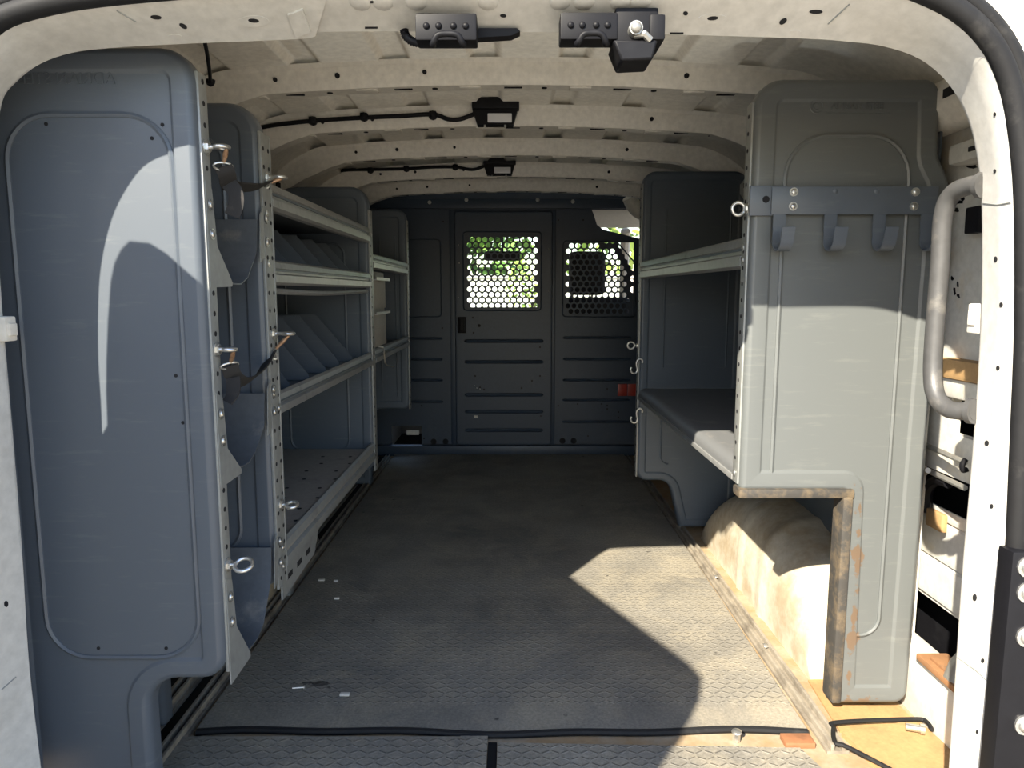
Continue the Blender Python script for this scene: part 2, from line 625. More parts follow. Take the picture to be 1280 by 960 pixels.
# --- left wall
b = NB(); box(b, -.93, -.90, 1.0, Y_BACK + .05, -.06, 1.32)
for k in range(8):
    bbox(b, -.90, -.885, 1.2 + k * .36, 1.26 + k * .36, 0, 1.28, .006)
wl = tag(finish(b, 'wall_left', 'inner_white'), kind='structure')

# --- right wall: inner skin with pressed openings, outer skin behind
b = NB()
XW = .90
o1 = (1.25, 1.435, .66, .72)
o2 = (1.25, 1.535, .515, .605)
o3 = (1.25, 1.52, .10, .52)
plate(b, 1.0, Y_BACK + .05, -.06, 1.32, [(1.20, 1.455, .613, .685), (1.15, 1.56, .06, .525)], XW, .02, plane='x')
wr = tag(finish(b, 'wall_right', 'inner_white'), kind='structure')
b = NB(); box(b, 1.03, 1.05, 1.0, Y_BACK + .05, -.30, 1.32)
finish(b, 'outer_skin', 'inner_white', wr)
# ribbed white quarter panel seen through the lower opening
b = NB()
z_top, z_bot = .432, .21
prof = []
zc = z_bot
while zc <= z_top + 1e-4:
    f = ((zc - z_bot) / .092) % 1
    prof.append((.945 + (.007 if f < .10 else 0), zc)); zc += .0046
strip_sheet(b, prof, 'y', 1.18, 1.62, .004)
finish(b, 'ribbed_panel', 'inner_white', wr)
b = NB(); box(b, 1.015, 1.03, 1.1, 1.75, -.02, .70)
finish(b, 'cavity_back', 'black', wr)
# horizontal beam with a dusty top, and the thin brackets under it
b = NB(); bbox(b, XW - .030, XW + .01, 1.03, 1.47, .728, .768, .008)
finish(b, 'waist_ledge', 'ply', wr)
b = NB(); bbox(b, XW - .022, XW + .01, 1.03, 1.47, .690, .728, .006)
finish(b, 'waist_beam', 'inner_white', wr)
b = NB()
bbox(b, XW - .045, XW + .01, 1.03, 1.46, 1.145, 1.185, .01)
for k in range(3):
    box(b, XW - .048, XW - .044, 1.10 + .12 * k, 1.15 + .12 * k, 1.16, 1.168, mi=1)
finish(b, 'upper_beam', ['inner_white', 'dark_hole'], wr)
# dark scuffs on the wall skin
random.seed(11)
for (px, py, w_, h_) in ((1209, 186, 22, 8), (1214, 206, 20, 5), (1203, 247, 9, 5), (1195, 262, 10, 3), (1199, 252, 12, 3), (1190, 348, 6, 3), (1197, 356, 5, 4), (1193, 364, 5, 6), (1198, 370, 5, 3)):
    c = at_x(px, py, XW - .0006); sc = c.y / F
    poly = []
    for k in range(10):
        an = 2 * PI * k / 10; rr = random.uniform(.5, 1.0)
        poly.append((c.y + math.cos(an) * rr * w_ * sc * .8, c.z + (math.sin(an) * rr * h_ - math.cos(an) * -h_ * .5) * sc))
    b = NB(); prism(b, poly, 'x', XW - .0006, XW + .001); finish(b, 'scuff_mark', 'black', wr)
# curled pressed arm in the lower opening
b = NB()
p = [at_x(q[0], q[1], .93) for q in ((1158, 640), (1160, 612), (1172, 600), (1186, 604))]
tube(b, smooth_path(p, 5), .012, 8)
finish(b, 'pressed_bracket', 'black', wr)
b = NB(); c = at_x(1172, 650, .925)
bbox(b, .915, .93, c.y - .03, c.y + .03, c.z - .02, c.z + .02, .006)
finish(b, 'beige_tab', 'ply', wr)
# two thin stays
for (q0, q1) in (((1156, 556), (1206, 578)), ((1154, 592), (1160, 588)), ((1160, 588), (1206, 610))):
    b = NB(); tube(b, [at_x(*q0, .885), at_x(*q1, .868)], .006, 8)
    finish(b, 'wall_stay', 'old_steel', wr)
b = NB(); c = at_x(1207, 579, .866)
tube(b, smooth_path([c + Vector((0, 0, .008)), c + Vector((-.006, 0, -.002)), c + Vector((-.004, 0, -.014)), c + Vector((.004, 0, -.012))], 4), .005, 8)
finish(b, 'stay_clip', 'black', wr)
# sill ledge along the floor
b = NB(); bbox(b, .872, .93, 1.03, 1.75, -.02, .125, .01)
finish(b, 'sill_ledge', 'inner_white', wr)

# wheel arch: swept hump
b = NB()
y0, y1, xi, xo, H = 1.60, 2.60, .705, .90, .285
rows = []
NY, NX = 44, 18
for i in range(NY + 1):
    s = i / NY
    y = y0 + (y1 - y0) * s
    c_ = (s - .5) * 2
    h = H * max(0.0, 1 - abs(c_) ** 2.6) ** .55
    bead_ = .006 if (.34 < s < .37 or .53 < s < .56) else 0
    row = []
    for k in range(NX + 1):
        u_ = k / NX
        an = u_ * PI / 2
        # superellipse section from the inner face up to the wall
        ex = .62
        X = xo - (xo - xi + bead_) * math.cos(an) ** ex
        Z = -.014 + (h + bead_) * math.sin(an) ** .5 if an > 0 else -.014
        row.append(b.verts.new((X, y, Z)))
    rows.append(row)
for A, B in zip(rows, rows[1:]):
    for k in range(NX):
        b.faces.new((A[k], A[k + 1], B[k + 1], B[k]))
finish(b, 'wheel_arch', 'arch', wr, 50)
# left wheel arch, mostly behind the racking
b = NB()
rows = []
for i in range(25):
    s = i / 24; y = 1.62 + .95 * s
    h = .26 * max(0.0, 1 - abs((s - .5) * 2) ** 2.6) ** .55
    rows.append([b.verts.new((-.90 + .19 * math.cos(k / 8 * PI / 2) ** .62, y, -.014 + h * math.sin(k / 8 * PI / 2) ** .5)) for k in range(9)])
for A, B in zip(rows, rows[1:]):
    for k in range(8): b.faces.new((A[k], A[k + 1], B[k + 1], B[k]))
finish(b, 'wheel_arch', 'arch', wl, 50)

# --- rear opening frame (header and jambs), built as a loft of four outlines
YI, YO = 1.05, .975
PAIRS = [  # deep edge px, outer edge px
    ((56, 1010), (-40, 1010)), ((51, 960), (-40, 960)), ((36, 827), (-40, 827)), ((27, 682), (-42, 640)), ((12, 500), (-50, 440)), ((2, 380), (-58, 334)),
    ((-4, 280), (-60, 255)), ((-5, 200), (-57, 190)), ((2, 130), (-44, 125)), ((20, 103), (-22, 76)), ((50, 80), (8, 40)), ((90, 66), (60, 22)), ((140, 60), (130, 10)),
    ((225, 55), (250, -1)), ((385, 48), (400, -12)), ((402, 40), (430, -14)), ((640, 40), (640, -20)), ((830, 43), (850, -22)), ((1000, 48), (1000, -24)),
    ((1060, 52), (1072, -18)), ((1105, 58), (1132, 0)), ((1150, 74), (1186, 26)), ((1185, 104), (1222, 60)), ((1208, 145), (1244, 102)), ((1221, 195), (1257, 160)),
    ((1227, 260), (1265, 250)), ((1226, 400), (1266, 400)), ((1216, 560), (1260, 560)), ((1204, 700), (1254, 700)), ((1195, 830), (1247, 830)), ((1186, 960), (1241, 960)), ((1183, 1010), (1238, 1010))]
inner = smooth_path([at_y(*p[0], YI) for p in PAIRS], 4)
outer = smooth_path([at_y(*p[1], YO) for p in PAIRS], 4)
cen = Vector((-.02, 0, .62))


def outward(p, kx, kz, y):
    d = p - cen
    q = Vector((cen.x + (d.x * kx if abs(d.x) > .3 else d.x * (1 + (kx - 1) * abs(d.x) / .3)), y, p.z))
    if p.z > 1.0:
        q.z = p.z + (kz - 1) * (p.z - 1.0) * 3.0
    return q


lat = []
for i in range(len(outer)):
    t_ = outer[min(i + 1, len(outer) - 1)] - outer[max(i - 1, 0)]
    n_ = Vector((-t_.z, 0, t_.x)).normalized()
    if n_.dot(Vector((outer[i].x - cen.x, 0, outer[i].z - cen.z))) < 0: n_ = -n_
    lat.append(n_)
b = NB()
back = [Vector((max(-.97, min(.97, p.x * 1.42)), YI + .03, p.z + max(0, (p.z - .95)) * .75)) for p in inner]
lip = [Vector((p.x + (-.008 if p.x < 0 else .008) * min(1, abs(p.x) / .5), YI + .012, p.z + (.01 if p.z > 1.1 else 0))) for p in inner]
mid = [a.lerp(c, .5) for a, c in zip(inner, outer)]
near_in = [a.lerp(c, .06) for a, c in zip(inner, outer)]
rim = [c + n_ * .005 + Vector((0, -.006, 0)) for n_, c in zip(lat, outer)]
loops = [back, lip, inner, near_in, mid, outer, rim]
V = [[b.verts.new(p) for p in L] for L in loops]
for A, B in zip(V, V[1:]):
    for k in range(len(A) - 1):
        b.faces.new((A[k], A[k + 1], B[k + 1], B[k]))
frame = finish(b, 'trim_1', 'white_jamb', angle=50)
tag(frame, 'white painted steel frame around the rear door opening', kind='structure')
bpy.context.view_layer.update()
dgr = bpy.context.evaluated_depsgraph_get()
bvh_frame = BVHTree.FromObject(frame, dgr)


def on_frame(px, py):
    h = bvh_frame.ray_cast(Vector((0, 0, CAM_H)), ray(px, py).normalized())
    return (h[0], h[1]) if h[0] is not None else (None, None)


def frame_mark(bm, px, py, w, h, rot=0, raise_=.0008, mi=0, seg=12, rect=False):
    c, nn = on_frame(px, py)
    if c is None: return
    if nn.dot(ray(px, py)) > 0: nn = -nn
    d = (c - Vector((0, 0, CAM_H))).dot(Vector((0, cp, -sp)))
    # spread in the picture converted to a small patch on the surface
    ring = []
    for k in range(4 if rect else seg):
        an = 2 * PI * (k + (.5 if rect else 0)) / (4 if rect else seg)
        kx = 1.414 if rect else 1
        dx, dy = math.cos(an) * w / 2 * kx, math.sin(an) * h / 2 * kx
        X, Y = dx * math.cos(rot) - dy * math.sin(rot), dx * math.sin(rot) + dy * math.cos(rot)
        r_ = ray(px + X, py + Y); t_ = (c + nn * raise_ - Vector((0, 0, CAM_H))).dot(nn) / r_.dot(nn)
        ring.append(Vector((0, 0, CAM_H)) + r_ * t_)
    A = [bm.verts.new(q) for q in ring]; B = [bm.verts.new(q - nn * (raise_ + .004)) for q in ring]
    bm.faces.new(A).material_index = mi
    for k in range(len(A)):
        bm.faces.new((A[k], B[k], B[(k + 1) % len(A)], A[(k + 1) % len(A)])).material_index = mi


for q in ((195, 22, 14, 5, .1), (229, 33, 11, 5, .5), (317, 26, 14, 5, .1), (891, 23, 14, 5, -.1), (857, 17, 6, 5, 0), (979, 27, 11, 6, -.6), (1020, 15, 17, 5, 0), (629, 20, 8, 4, .1),
          (1243, 143, 3, 5, 0), (1243, 214, 3, 5, 0), (1244, 324, 4, 7, 0), (1251, 381, 4, 6, 0), (1247, 460, 4, 6, 0), (1233, 554, 5, 7, 0), (1239, 633, 4, 6, 0), (1218, 747, 5, 9, 0), (1228, 826, 4, 6, 0), (1221, 915, 3, 5, 0), (8, 755, 5, 8, 0)):
    b = NB(); frame_mark(b, *q); finish(b, 'frame_hole', 'dark_hole', frame)
for q in ((472, 3, 18, 2.5, 0), (464, 35, 16, 2, 0), (846, 42, 17, 2, 0)):
    b = NB(); frame_mark(b, *q, rect=True); finish(b, 'frame_slot', 'dark_hole', frame)
for q in ((317, 27, 38, 14, 0), (891, 24, 36, 13, 0), (218, 46, 18, 6, 0), (994, 40, 14, 5, 0)):
    b = NB(); frame_mark(b, *q, raise_=.0005, seg=20); finish(b, 'frame_dimple', 'white_jamb', frame, 60)
for q in ((374, 30, 20, 30, -.35),):
    b = NB(); frame_mark(b, *q, raise_=.003, rect=True); finish(b, 'frame_swage', 'white_jamb', frame, 60)
for px in (450, 478, 520, 610, 700, 730, 775, 800):
    c, nn = on_frame(px, 5)
    if c is not None:
        b = NB(); dome(b, c - nn * .003, (0, -.3, -1), .016, .006); finish(b, 'frame_dimple', 'white_jamb', frame, 60)
# seams: thin sealed joints across the frame
def seam(pts, r=.0011):
    q = [on_frame(*p)[0] for p in pts]
    q = [p for p in q if p is not None]
    if len(q) > 1:
        b = NB(); tube(b, q, r, 5); finish(b, 'frame_seam', 'post', frame, 60)
seam([(146, 13), (170, 27), (208, 57)]); seam([(1062, 5), (1035, 30), (1010, 49)])
seam([(1229, 254), (1247, 256), (1264, 253)]); seam([(1197, 822), (1220, 838), (1246, 862)]); seam([(2, 862), (20, 846), (38, 826)])

# rubber weatherstrip round the opening
b = NB()
mid_o = [c + n_ * .013 + Vector((0, -.006, 0)) for n_, c in zip(lat, outer)]
tube(b, mid_o, .0135, 10)
finish(b, 'weatherstrip', 'rubber', frame, 60)
b = NB()
mid_p = [c + n_ * .032 + Vector((0, -.002, 0)) for n_, c in zip(lat, outer)]
tube(b, mid_p, .011, 8)
finish(b, 'seal_lip', 'rubber', frame, 60)
# outer body face beyond the seal
b = NB()
o1_ = [c + n_ * .036 for n_, c in zip(lat, outer)]
o2_ = [Vector((p.x * 1.5, YO - .03, p.z + max(0, p.z - .95) * .9)) for p in o1_]
V = [[b.verts.new(p) for p in L] for L in ([Vector((p.x, YO + .015, p.z)) for p in o1_], [Vector((p.x, YO - .005, p.z)) for p in o1_], o2_)]
for A, B in zip(V, V[1:]):
    for k in range(len(A) - 1): b.faces.new((A[k], A[k + 1], B[k + 1], B[k]))
finish(b, 'body_skin', 'white', frame, 50)

# hinge plates on the right of the opening
for k, (py, h_) in enumerate(((708, .03), (740, .03), (795, .05), (905, .05))):
    b = NB(); c = at_y(1284 - (py - 700) * .02, py, YO - .03)
    dome(b, (c.x, YO - .034, c.z), (0, -1, 0), .011, .007); cyl(b, (c.x, YO - .02, c.z), (c.x, YO - .034, c.z), .015)
    finish(b, 'hinge_bolt', 'steel', frame)
b = NB(); c0 = at_y(1266, 690, YO - .03); c1 = at_y(1290, 960, YO - .03)
bbox(b, c0.x, c1.x + .03, YO - .031, YO, c1.z - .05, c0.z, .004)
finish(b, 'hinge_plate', 'black', frame)

# --- the open left rear door leaf (stands outside the picture, shades the left of the opening)
b = NB()
hx, hy = -.79, .85
dirv = Vector((.414, -.910, 0))
out = [(-.12, -.05), (.83, -.05), (.83, 1.19), (.80, 1.245), (.74, 1.255), (.20, 1.256), (.135, 1.256), (.09, 1.261), (.065, 1.257), (.052, 1.248), (.034, 1.236), (.020, 1.213), (.008, 1.183), (0, 1.149), (-.009, 1.081), (-.016, 1.013), (-.020, .96), (-.022, .905), (-.042, .86), (-.11, .80)]
N_ = Vector((.910, .414, 0))
A = [b.verts.new(Vector((hx, hy, 0)) + dirv * s_ + Vector((0, 0, z_))) for s_, z_ in out]
B = [b.verts.new(v.co - N_ * .05 + dirv * .040 + Vector((0, 0, -.002))) for v in A]
b.faces.new(A); b.faces.new(B[::-1])
for k in range(len(A)): b.faces.new((A[k], A[(k + 1) % len(A)], B[(k + 1) % len(A)], B[k]))
door = finish(b, 'door_2', 'white'); tag(door, 'white rear door leaf swung open at the left of the opening', kind='structure')

# =================================================================== PARTITION (bulkhead)
YP = Y_BACK
def P4(px, py): return at_y(px, py, YP)
def X4(px): return at_y(px, 420, YP).x
def Z4(py): return at_y(640, py, YP).z

part = thing('bulkhead', (0, YP, 0), 'dark grey steel bulkhead with two perforated windows closing off the cargo area', 'bulkhead')
part['kind'] = 'thing'
pitch = X4(648.75) - X4(641)
rowp = pitch * .866
hole_r = pitch * .40


def perforated(name, rows, parent, y, border=True):
    """rows: list of (z, [x centres]); hexagon tiles, each with a round hole, a solid tile all round the edge"""
    bm = NB(); th = .002
    cells = {}
    for z, xs_ in rows:
        for x_ in xs_:
            cells[round(x_ / pitch * 2), round(z / rowp)] = (x_, z, True)
    for (i, j) in list(cells):
        x_, z, _ = cells[i, j]
        for di, dj in ((2, 0), (-2, 0), (1, 1), (-1, 1), (1, -1), (-1, -1)):
            if (i + di, j + dj) not in cells:
                cells[i + di, j + dj] = (x_ + di * pitch / 2, z + dj * rowp, False)
    R = pitch / math.sqrt(3)
    for x_, z, hole in cells.values():
        hexv = []
        for k in range(12):
            an = PI / 6 * k + PI / 2
            rr = R if k % 2 == 0 else R * math.cos(PI / 6)
            hexv.append((x_ + math.cos(an) * rr, z + math.sin(an) * rr))
        o_f = [bm.verts.new((a, y, c)) for a, c in hexv]
        if not hole:
            bm.faces.new(o_f); continue
        i_f = [bm.verts.new((x_ + math.cos(PI / 6 * k + PI / 2) * hole_r, y, z + math.sin(PI / 6 * k + PI / 2) * hole_r)) for k in range(12)]
        i_b = [bm.verts.new((v.co.x, y + th, v.co.z)) for v in i_f]
        for k in range(12):
            bm.faces.new((o_f[k], o_f[(k + 1) % 12], i_f[(k + 1) % 12], i_f[k]))
            bm.faces.new((i_f[k], i_f[(k + 1) % 12], i_b[(k + 1) % 12], i_b[k]))
    bmesh.ops.remove_doubles(bm, verts=bm.verts, dist=1e-4)
    return finish(bm, name, 'partition', parent, 30)


def slot_bead(bm, x0, x1, z, y, h=.012):
    """pressed horizontal bead: sunken dark line under a raised round"""
    pts = [(x0, y, z), (x0 + .008, y - .004, z), (x1 - .008, y - .004, z), (x1, y, z)]
    tube(bm, pts, [h * .3, h * .62, h * .62, h * .3], 8)


# left fixed panel
b = NB()
xl0, xl1 = -.90, X4(564)
hole_l = (X4(487), X4(525), Z4(556), Z4(532))
plate(b, xl0, xl1, 0.005, Z4(262), [hole_l], YP, .004)
bead(b, [(X4(505), Z4(396), .02), (X4(552), Z4(396), .02), (X4(552), Z4(299), .02), (X4(505), Z4(299), .02)], YP, .004)
for py in (423, 449, 475, 502): slot_bead(b, X4(513), X4(553), Z4(py), YP)
for px, py in ((542, 552), (557, 552)):
    p = P4(px, py); cyl(b, (p.x, YP - .001, p.z), (p.x, YP + .003, p.z), .017, seg=14, mi=1)
for px, py in ((554, 277), (553, 410), (532, 422), (565, 427), (527, 507), (565, 510), (530, 548), (512, 561), (500, 420)):
    p = P4(px, py); cyl(b, (p.x, YP - .001, p.z), (p.x, YP + .003, p.z), .005, seg=8, mi=1)
finish(b, 'fixed_panel', ['partition', 'dark_hole'], part)
b = NB(); bbox(b, X4(505), X4(521), YP + .03, YP + .032, Z4(545), Z4(539), .0005)
finish(b, 'white_tag', 'stucco', part)

# right fixed panel, top cut away at the outer corner
b = NB()
xr0, xr1 = X4(693), .90
WR = (X4(704), X4(790), Z4(394), Z4(303))
ztop = Z4(268); zcut = Z4(303)
plate(b, xr0, xr1, .005, zcut + .0, [WR], YP, .004)
prism(b, [(xr0, zcut - .001), (X4(806), zcut - .001), (X4(800), Z4(299)), (X4(752), Z4(287)), (X4(744), Z4(281)), (X4(740), Z4(268)), (X4(737), Z4(261)), (xr0, Z4(261))], 'y', YP, YP + .004)
bead(b, [(X4(703), Z4(396), .02), (X4(793), Z4(396), .02), (X4(793), Z4(330), .06), (X4(768), Z4(301), .05), (X4(703), Z4(301), .02)], YP, .004)
for py in (422, 449, 475, 500, 527): slot_bead(b, X4(704), X4(789), Z4(py), YP)
for px, py in ((703, 551), (717, 551)):
    p = P4(px, py); cyl(b, (p.x, YP - .001, p.z), (p.x, YP + .003, p.z), .017, seg=14, mi=1)
for px, py in ((759, 486), (759, 507), (759, 511), (773, 515), (773, 522), (752, 505), (698, 507), (740, 421), (754, 422), (770, 421), (715, 421), (698, 275), (729, 275), (722, 505), (735, 545)):
    p = P4(px, py); cyl(b, (p.x, YP - .001, p.z), (p.x, YP + .003, p.z), .0048, seg=8, mi=1)
fr_ = finish(b, 'fixed_panel', ['partition', 'dark_hole'], part)

# hinged centre door panel
b = NB()
xd0, xd1 = X4(569), X4(690)
YD = YP - .014
WD = (X4(583.5), X4(672.5), Z4(384), Z4(295.5))
zd0, zd1 = Z4(556), Z4(264)
loops_pts = [(xd0, zd0, .025), (xd1, zd0, .025), (xd1, zd1, .02), (xd0, zd1, .02)]
plate(b, xd0 + .012, xd1 - .012, zd0 + .012, zd1 - .012, [WD], YD, .004)
rg = [[b.verts.new((p.x, YD + d, p.y)) for p in rounded(loops_pts, i_, 5)] for i_, d in ((0, .016), (0, .006), (.004, .001), (.012, 0), (.022, .0005))]
for A, B in zip(rg, rg[1:]):
    for k in range(len(A)): b.faces.new((A[k], A[(k + 1) % len(A)], B[(k + 1) % len(A)], B[k]))
bead(b, [(X4(580), Z4(388), .02), (X4(676), Z4(388), .02), (X4(676), Z4(290), .02), (X4(580), Z4(290), .02)], YD, .0042)
for py in (426, 452, 493, 514, 537): slot_bead(b, X4(581), X4(679), Z4(py), YD - .001, .016)
for px, py in ((591, 397), (599, 407), (592, 416), (675, 434), (675, 470), (665, 476), (676, 520), (652, 485), (605, 487), (594, 470), (676, 495), (624, 493), (641, 537), (587, 452), (617, 452), (641, 452), (600, 484)):
    p = at_y(px, py, YD); cyl(b, (p.x, YD - .001, p.z), (p.x, YD + .003, p.z), .0055 if px != 599 else .009, seg=8, mi=1)
dpan = finish(b, 'hinged_door', ['partition', 'dark_hole'], part)
for px, py in ((573, 306), (574, 329), (686, 311), (686, 364), (573, 372), (596, 485), (600, 486), (593, 482)):
    p = at_y(px, py, YD); b = NB(); dome(b, (p.x, YD, p.z), (0, -1, 0), .0035, .003); finish(b, 'door_rivet', 'steel', dpan)
b = NB(); p = at_y(595, 521, YD); bbox(b, p.x - .012, p.x + .012, YD - .003, YD + .001, p.z - .008, p.z + .008, .001)
finish(b, 'white_sticker', 'stucco', dpan)
b = NB(); p = at_y(577, 406, YD)
bbox(b, p.x - .022, p.x + .026, YD - .012, YD + .002, p.z - .046, p.z + .044, .006)
bbox(b, p.x - .012, p.x + .012, YD - .035, YD - .010, p.z - .038, p.z + .036, .006)
finish(b, 'door_latch', 'black', dpan)

# perforated screens
rows = []
for r in range(13):
    py = 300.0 + r * 6.62; z = Z4(py)
    n_ = 11
    x_s = X4(591.5) if r % 2 == 0 else X4(587.7)
    if r % 2 == 0: n_ = 11
    rows.append((Z4(300) - r * rowp, [x_s + k * pitch for k in range(n_)]))
# keep the lattice exactly hexagonal
base_x = X4(591.3)
rows = [(Z4(299.5) - r * rowp, [base_x - (pitch / 2 if r % 2 else 0) + k * pitch for k in range(11)]) for r in range(13)]
perforated('window_screen', rows, dpan, YD + .006)
base_x = X4(709.5)
counts = [(1, 5), (0, 8), (0, 8), (0, 9), (0, 9), (0, 10), (0, 9), (0, 10), (0, 9), (0, 10), (0, 10), (0, 10), (0, 10)]
rows = [(Z4(307) - r * rowp, [base_x + (0 if r % 2 else pitch / 2) + k * pitch for k in range(a_ if r else 0, a_ + c_ if r else 5)]) for r, (a_, c_) in enumerate(counts)]
perforated('window_screen', rows, fr_, YP + .006)

# posts between the panels and the channel along top and foot
b = NB()
for px0, px1 in ((563, 570), (689, 694)):
    bbox(b, X4(px0), X4(px1), YP - .004, YP + .02, .0, Z4(262), .003)
finish(b, 'door_post', 'partition', part)
b = NB(); bbox(b, X4(560), X4(697), YP + .003, YP + .022, Z4(269), Z4(258), .002)
finish(b, 'door_header', 'partition', part)
b = NB()
top_pts = []
for i in range(41):
    x_ = -.90 + 1.8 * i / 40
    top_pts.append((x_, max(roof_z(x_) - .012, Z4(262) + .004 * (1 - abs(x_)))))
poly = [(-.9, Z4(262)), (.9, Z4(262))] + top_pts[::-1]
prism(b, poly, 'y', YP - .002, YP + .004)
bbox(b, -.86, .86, YP - .022, YP - .001, Z4(261), Z4(249), .004)
topc = finish(b, 'top_channel', 'partition', part)
for px, py in ((537, 253), (583, 250), (672, 250), (716, 252)):
    b = NB(); p = at_y(px, py, YP - .022)
    ring = [(p.x + math.cos(k * PI / 8) * .008, YP - .0255, p.z + math.sin(k * PI / 8) * .008) for k in range(16)]
    tube(b, ring, .0028, 6, True); dome(b, (p.x, YP - .022, p.z), (0, -1, 0), .006, .004)
    finish(b, 'channel_bolt', 'steel', topc)
b = NB(); bbox(b, -.89, .89, YP - .05, YP + .006, -.012, .045, .006)
finish(b, 'foot_channel', 'partition', part)
# side filler where the channel meets the roof at the right
b = NB(); tube(b, smooth_path([(.62, 3.9, 1.40), (.66, 3.92, 1.34), (.74, 3.94, 1.30), (.86, 3.95, 1.27)], 5), .04, 10)
finish(b, 'roof_gusset', 'roof', ceil)

# red reflectors on the right panel
for k, (a0, a1, lab) in enumerate(((772, 784, 'red square reflector on the dark bulkhead, the inner one of the pair'), (784.6, 797, 'red square reflector on the dark bulkhead, the one touching the workbench end panel'))):
    b = NB(); q0 = at_y(a0, 495, YP - .006); q1 = at_y(a1, 480, YP - .006)
    bbox(b, q0.x, q1.x, YP - .006, YP + .001, q0.z, q1.z, .002)
    tag(finish(b, 'reflector', 'red'), lab, 'reflector', 'red reflectors on the bulkhead')

# =================================================================== CAB AND OUTSIDE, seen through the perforations
b = NB(); box(b, -1.0, 1.0, YP + .1, 6.2, -.35, -.30)
cabf = tag(finish(b, 'floor_cab', 'black'), kind='structure')
b = NB()
for s in (-1, 1):
    box(b, s * .96 - .02, s * .96 + .02, YP + .06, 6.3, -.35, .62)
    box(b, s * .93 - .03, s * .93 + .03, YP + .06, YP + .20, .62, 1.36)
    tube(b, [(s * .92, 6.0, .62), (s * .82, 5.30, 1.34)], .035, 8)
box(b, -.95, .95, YP + .03, 5.3, 1.36, 1.40)
box(b, -.95, .95, 6.06, 6.12, -.35, .56)
tag(finish(b, 'wall_cab', 'headliner'), kind='structure')
b = NB(); bbox(b, -.94, .94, 5.30, 6.1, .30, .585, .05)
tag(finish(b, 'trim_2', 'black'), 'black dashboard at the front of the cab', kind='structure')
b = NB(); prism(b, [(5.30, 1.34), (5.304, 1.34), (6.034, .60), (6.03, .60)], 'x', -.86, .86)
tag(finish(b, 'window_1', 'glass'), kind='structure')
seat = thing('cab_seat', (.42, 4.5, -.30), 'dark fabric cab seat with rounded headrest behind the right perforated window', 'seat')
b = NB(); p0, p1 = at_y(711, 369, 4.42), at_y(757, 314, 4.42)
bbox(b, p0.x, p1.x, 4.38, 4.50, p0.z, p1.z, .045, seg=4); finish(b, 'headrest', 'fabric', seat, 60)
b = NB(); bbox(b, .16, .72, 4.34, 4.50, -.05, p0.z - .012, .05, seg=4); finish(b, 'backrest', 'fabric', seat, 60)
b = NB(); bbox(b, .16, .72, 4.36, 4.96, -.30, .02, .05, seg=4); finish(b, 'seat_cushion', 'fabric', seat, 60)
for dx in (-.06, .06):
    b = NB(); tube(b, [(.43 + dx, 4.44, p0.z - .03), (.43 + dx, 4.44, p0.z + .02)], .007, 8); finish(b, 'headrest_post', 'old_steel', seat)
b = NB(); m0, m1 = at_y(606, 326, 5.25), at_y(650, 314, 5.25)
bbox(b, m0.x, m1.x, 5.235, 5.265, m0.z, m1.z, .012, seg=3)
mir = tag(finish(b, 'rear_view_mirror', 'black', None, 60), 'dark oblong rear-view mirror seen through the bulkhead door window', 'mirror')
b = NB(); tube(b, [((m0.x + m1.x) / 2, 5.27, m1.z - .02), ((m0.x + m1.x) / 2, 5.31, 1.33)], .008, 8); finish(b, 'mirror_stalk', 'black', mir)


def tree(name, x, y, h, r, mat, label, cat, nleaf=900, seed=1, z0=-.62):
    rnd = random.Random(seed)
    root = thing(name, (x, y, z0), label, cat)
    b = NB()
    tube(b, smooth_path([(x, y, z0), (x + .05, y, z0 + h * .3), (x - .04, y + .03, z0 + h * .62)], 4), [.09, .085, .08, .075, .07, .065, .06, .05, .04], 8)
    finish(b, 'tree_trunk', 'bark', root)
    b = NB()
    blobs = [(Vector((rnd.uniform(-.6, .6) * r, rnd.uniform(-.6, .6) * r, h * .62 + rnd.uniform(-.38, .38) * h)), rnd.uniform(.4, .7) * r) for _ in range(9)]
    for _ in range(nleaf):
        c, rr = rnd.choice(blobs)
        d = Vector((rnd.gauss(0, 1), rnd.gauss(0, 1), rnd.gauss(0, 1))).normalized() * rr * rnd.uniform(.6, 1.0)
        p = Vector((x, y, z0)) + c + d
        if p.z < z0 + .05: continue
        a = Vector((rnd.gauss(0, 1), rnd.gauss(0, 1), rnd.gauss(0, 1))).normalized(); q = a.orthogonal().normalized(); s_ = r * .13
        b.faces.new([b.verts.new(p + a * s_), b.verts.new(p + q * s_ * .5), b.verts.new(p - a * s_), b.verts.new(p - q * s_ * .5)])
    finish(b, 'crown', mat, root)
    return root


b = NB(); box(b, -9, 9, 15.0, 15.4, -.62, 1.18)
bbox(b, -9.1, 9.1, 14.95, 15.45, 1.18, 1.25, .02)
tag(finish(b, 'garden_wall', 'stucco'), 'pale sunlit garden wall outside, seen through the bulkhead windows', 'wall')
tree('tree', -1.6, 19, 4.6, 2.2, 'leaf', 'dark green tree outside, seen at the left of the bulkhead door window', 'tree', 520, 2)
tree('tree', 3.6, 19, 4.6, 2.0, 'leaf_light', 'pale green tree outside, seen through the right bulkhead window', 'tree', 480, 5)
tree('shrub', .45, 14, 2.1, .55, 'leaf_light', 'yellow-green shrub outside, seen at the lower right of the bulkhead door window', 'shrub', 350, 9)

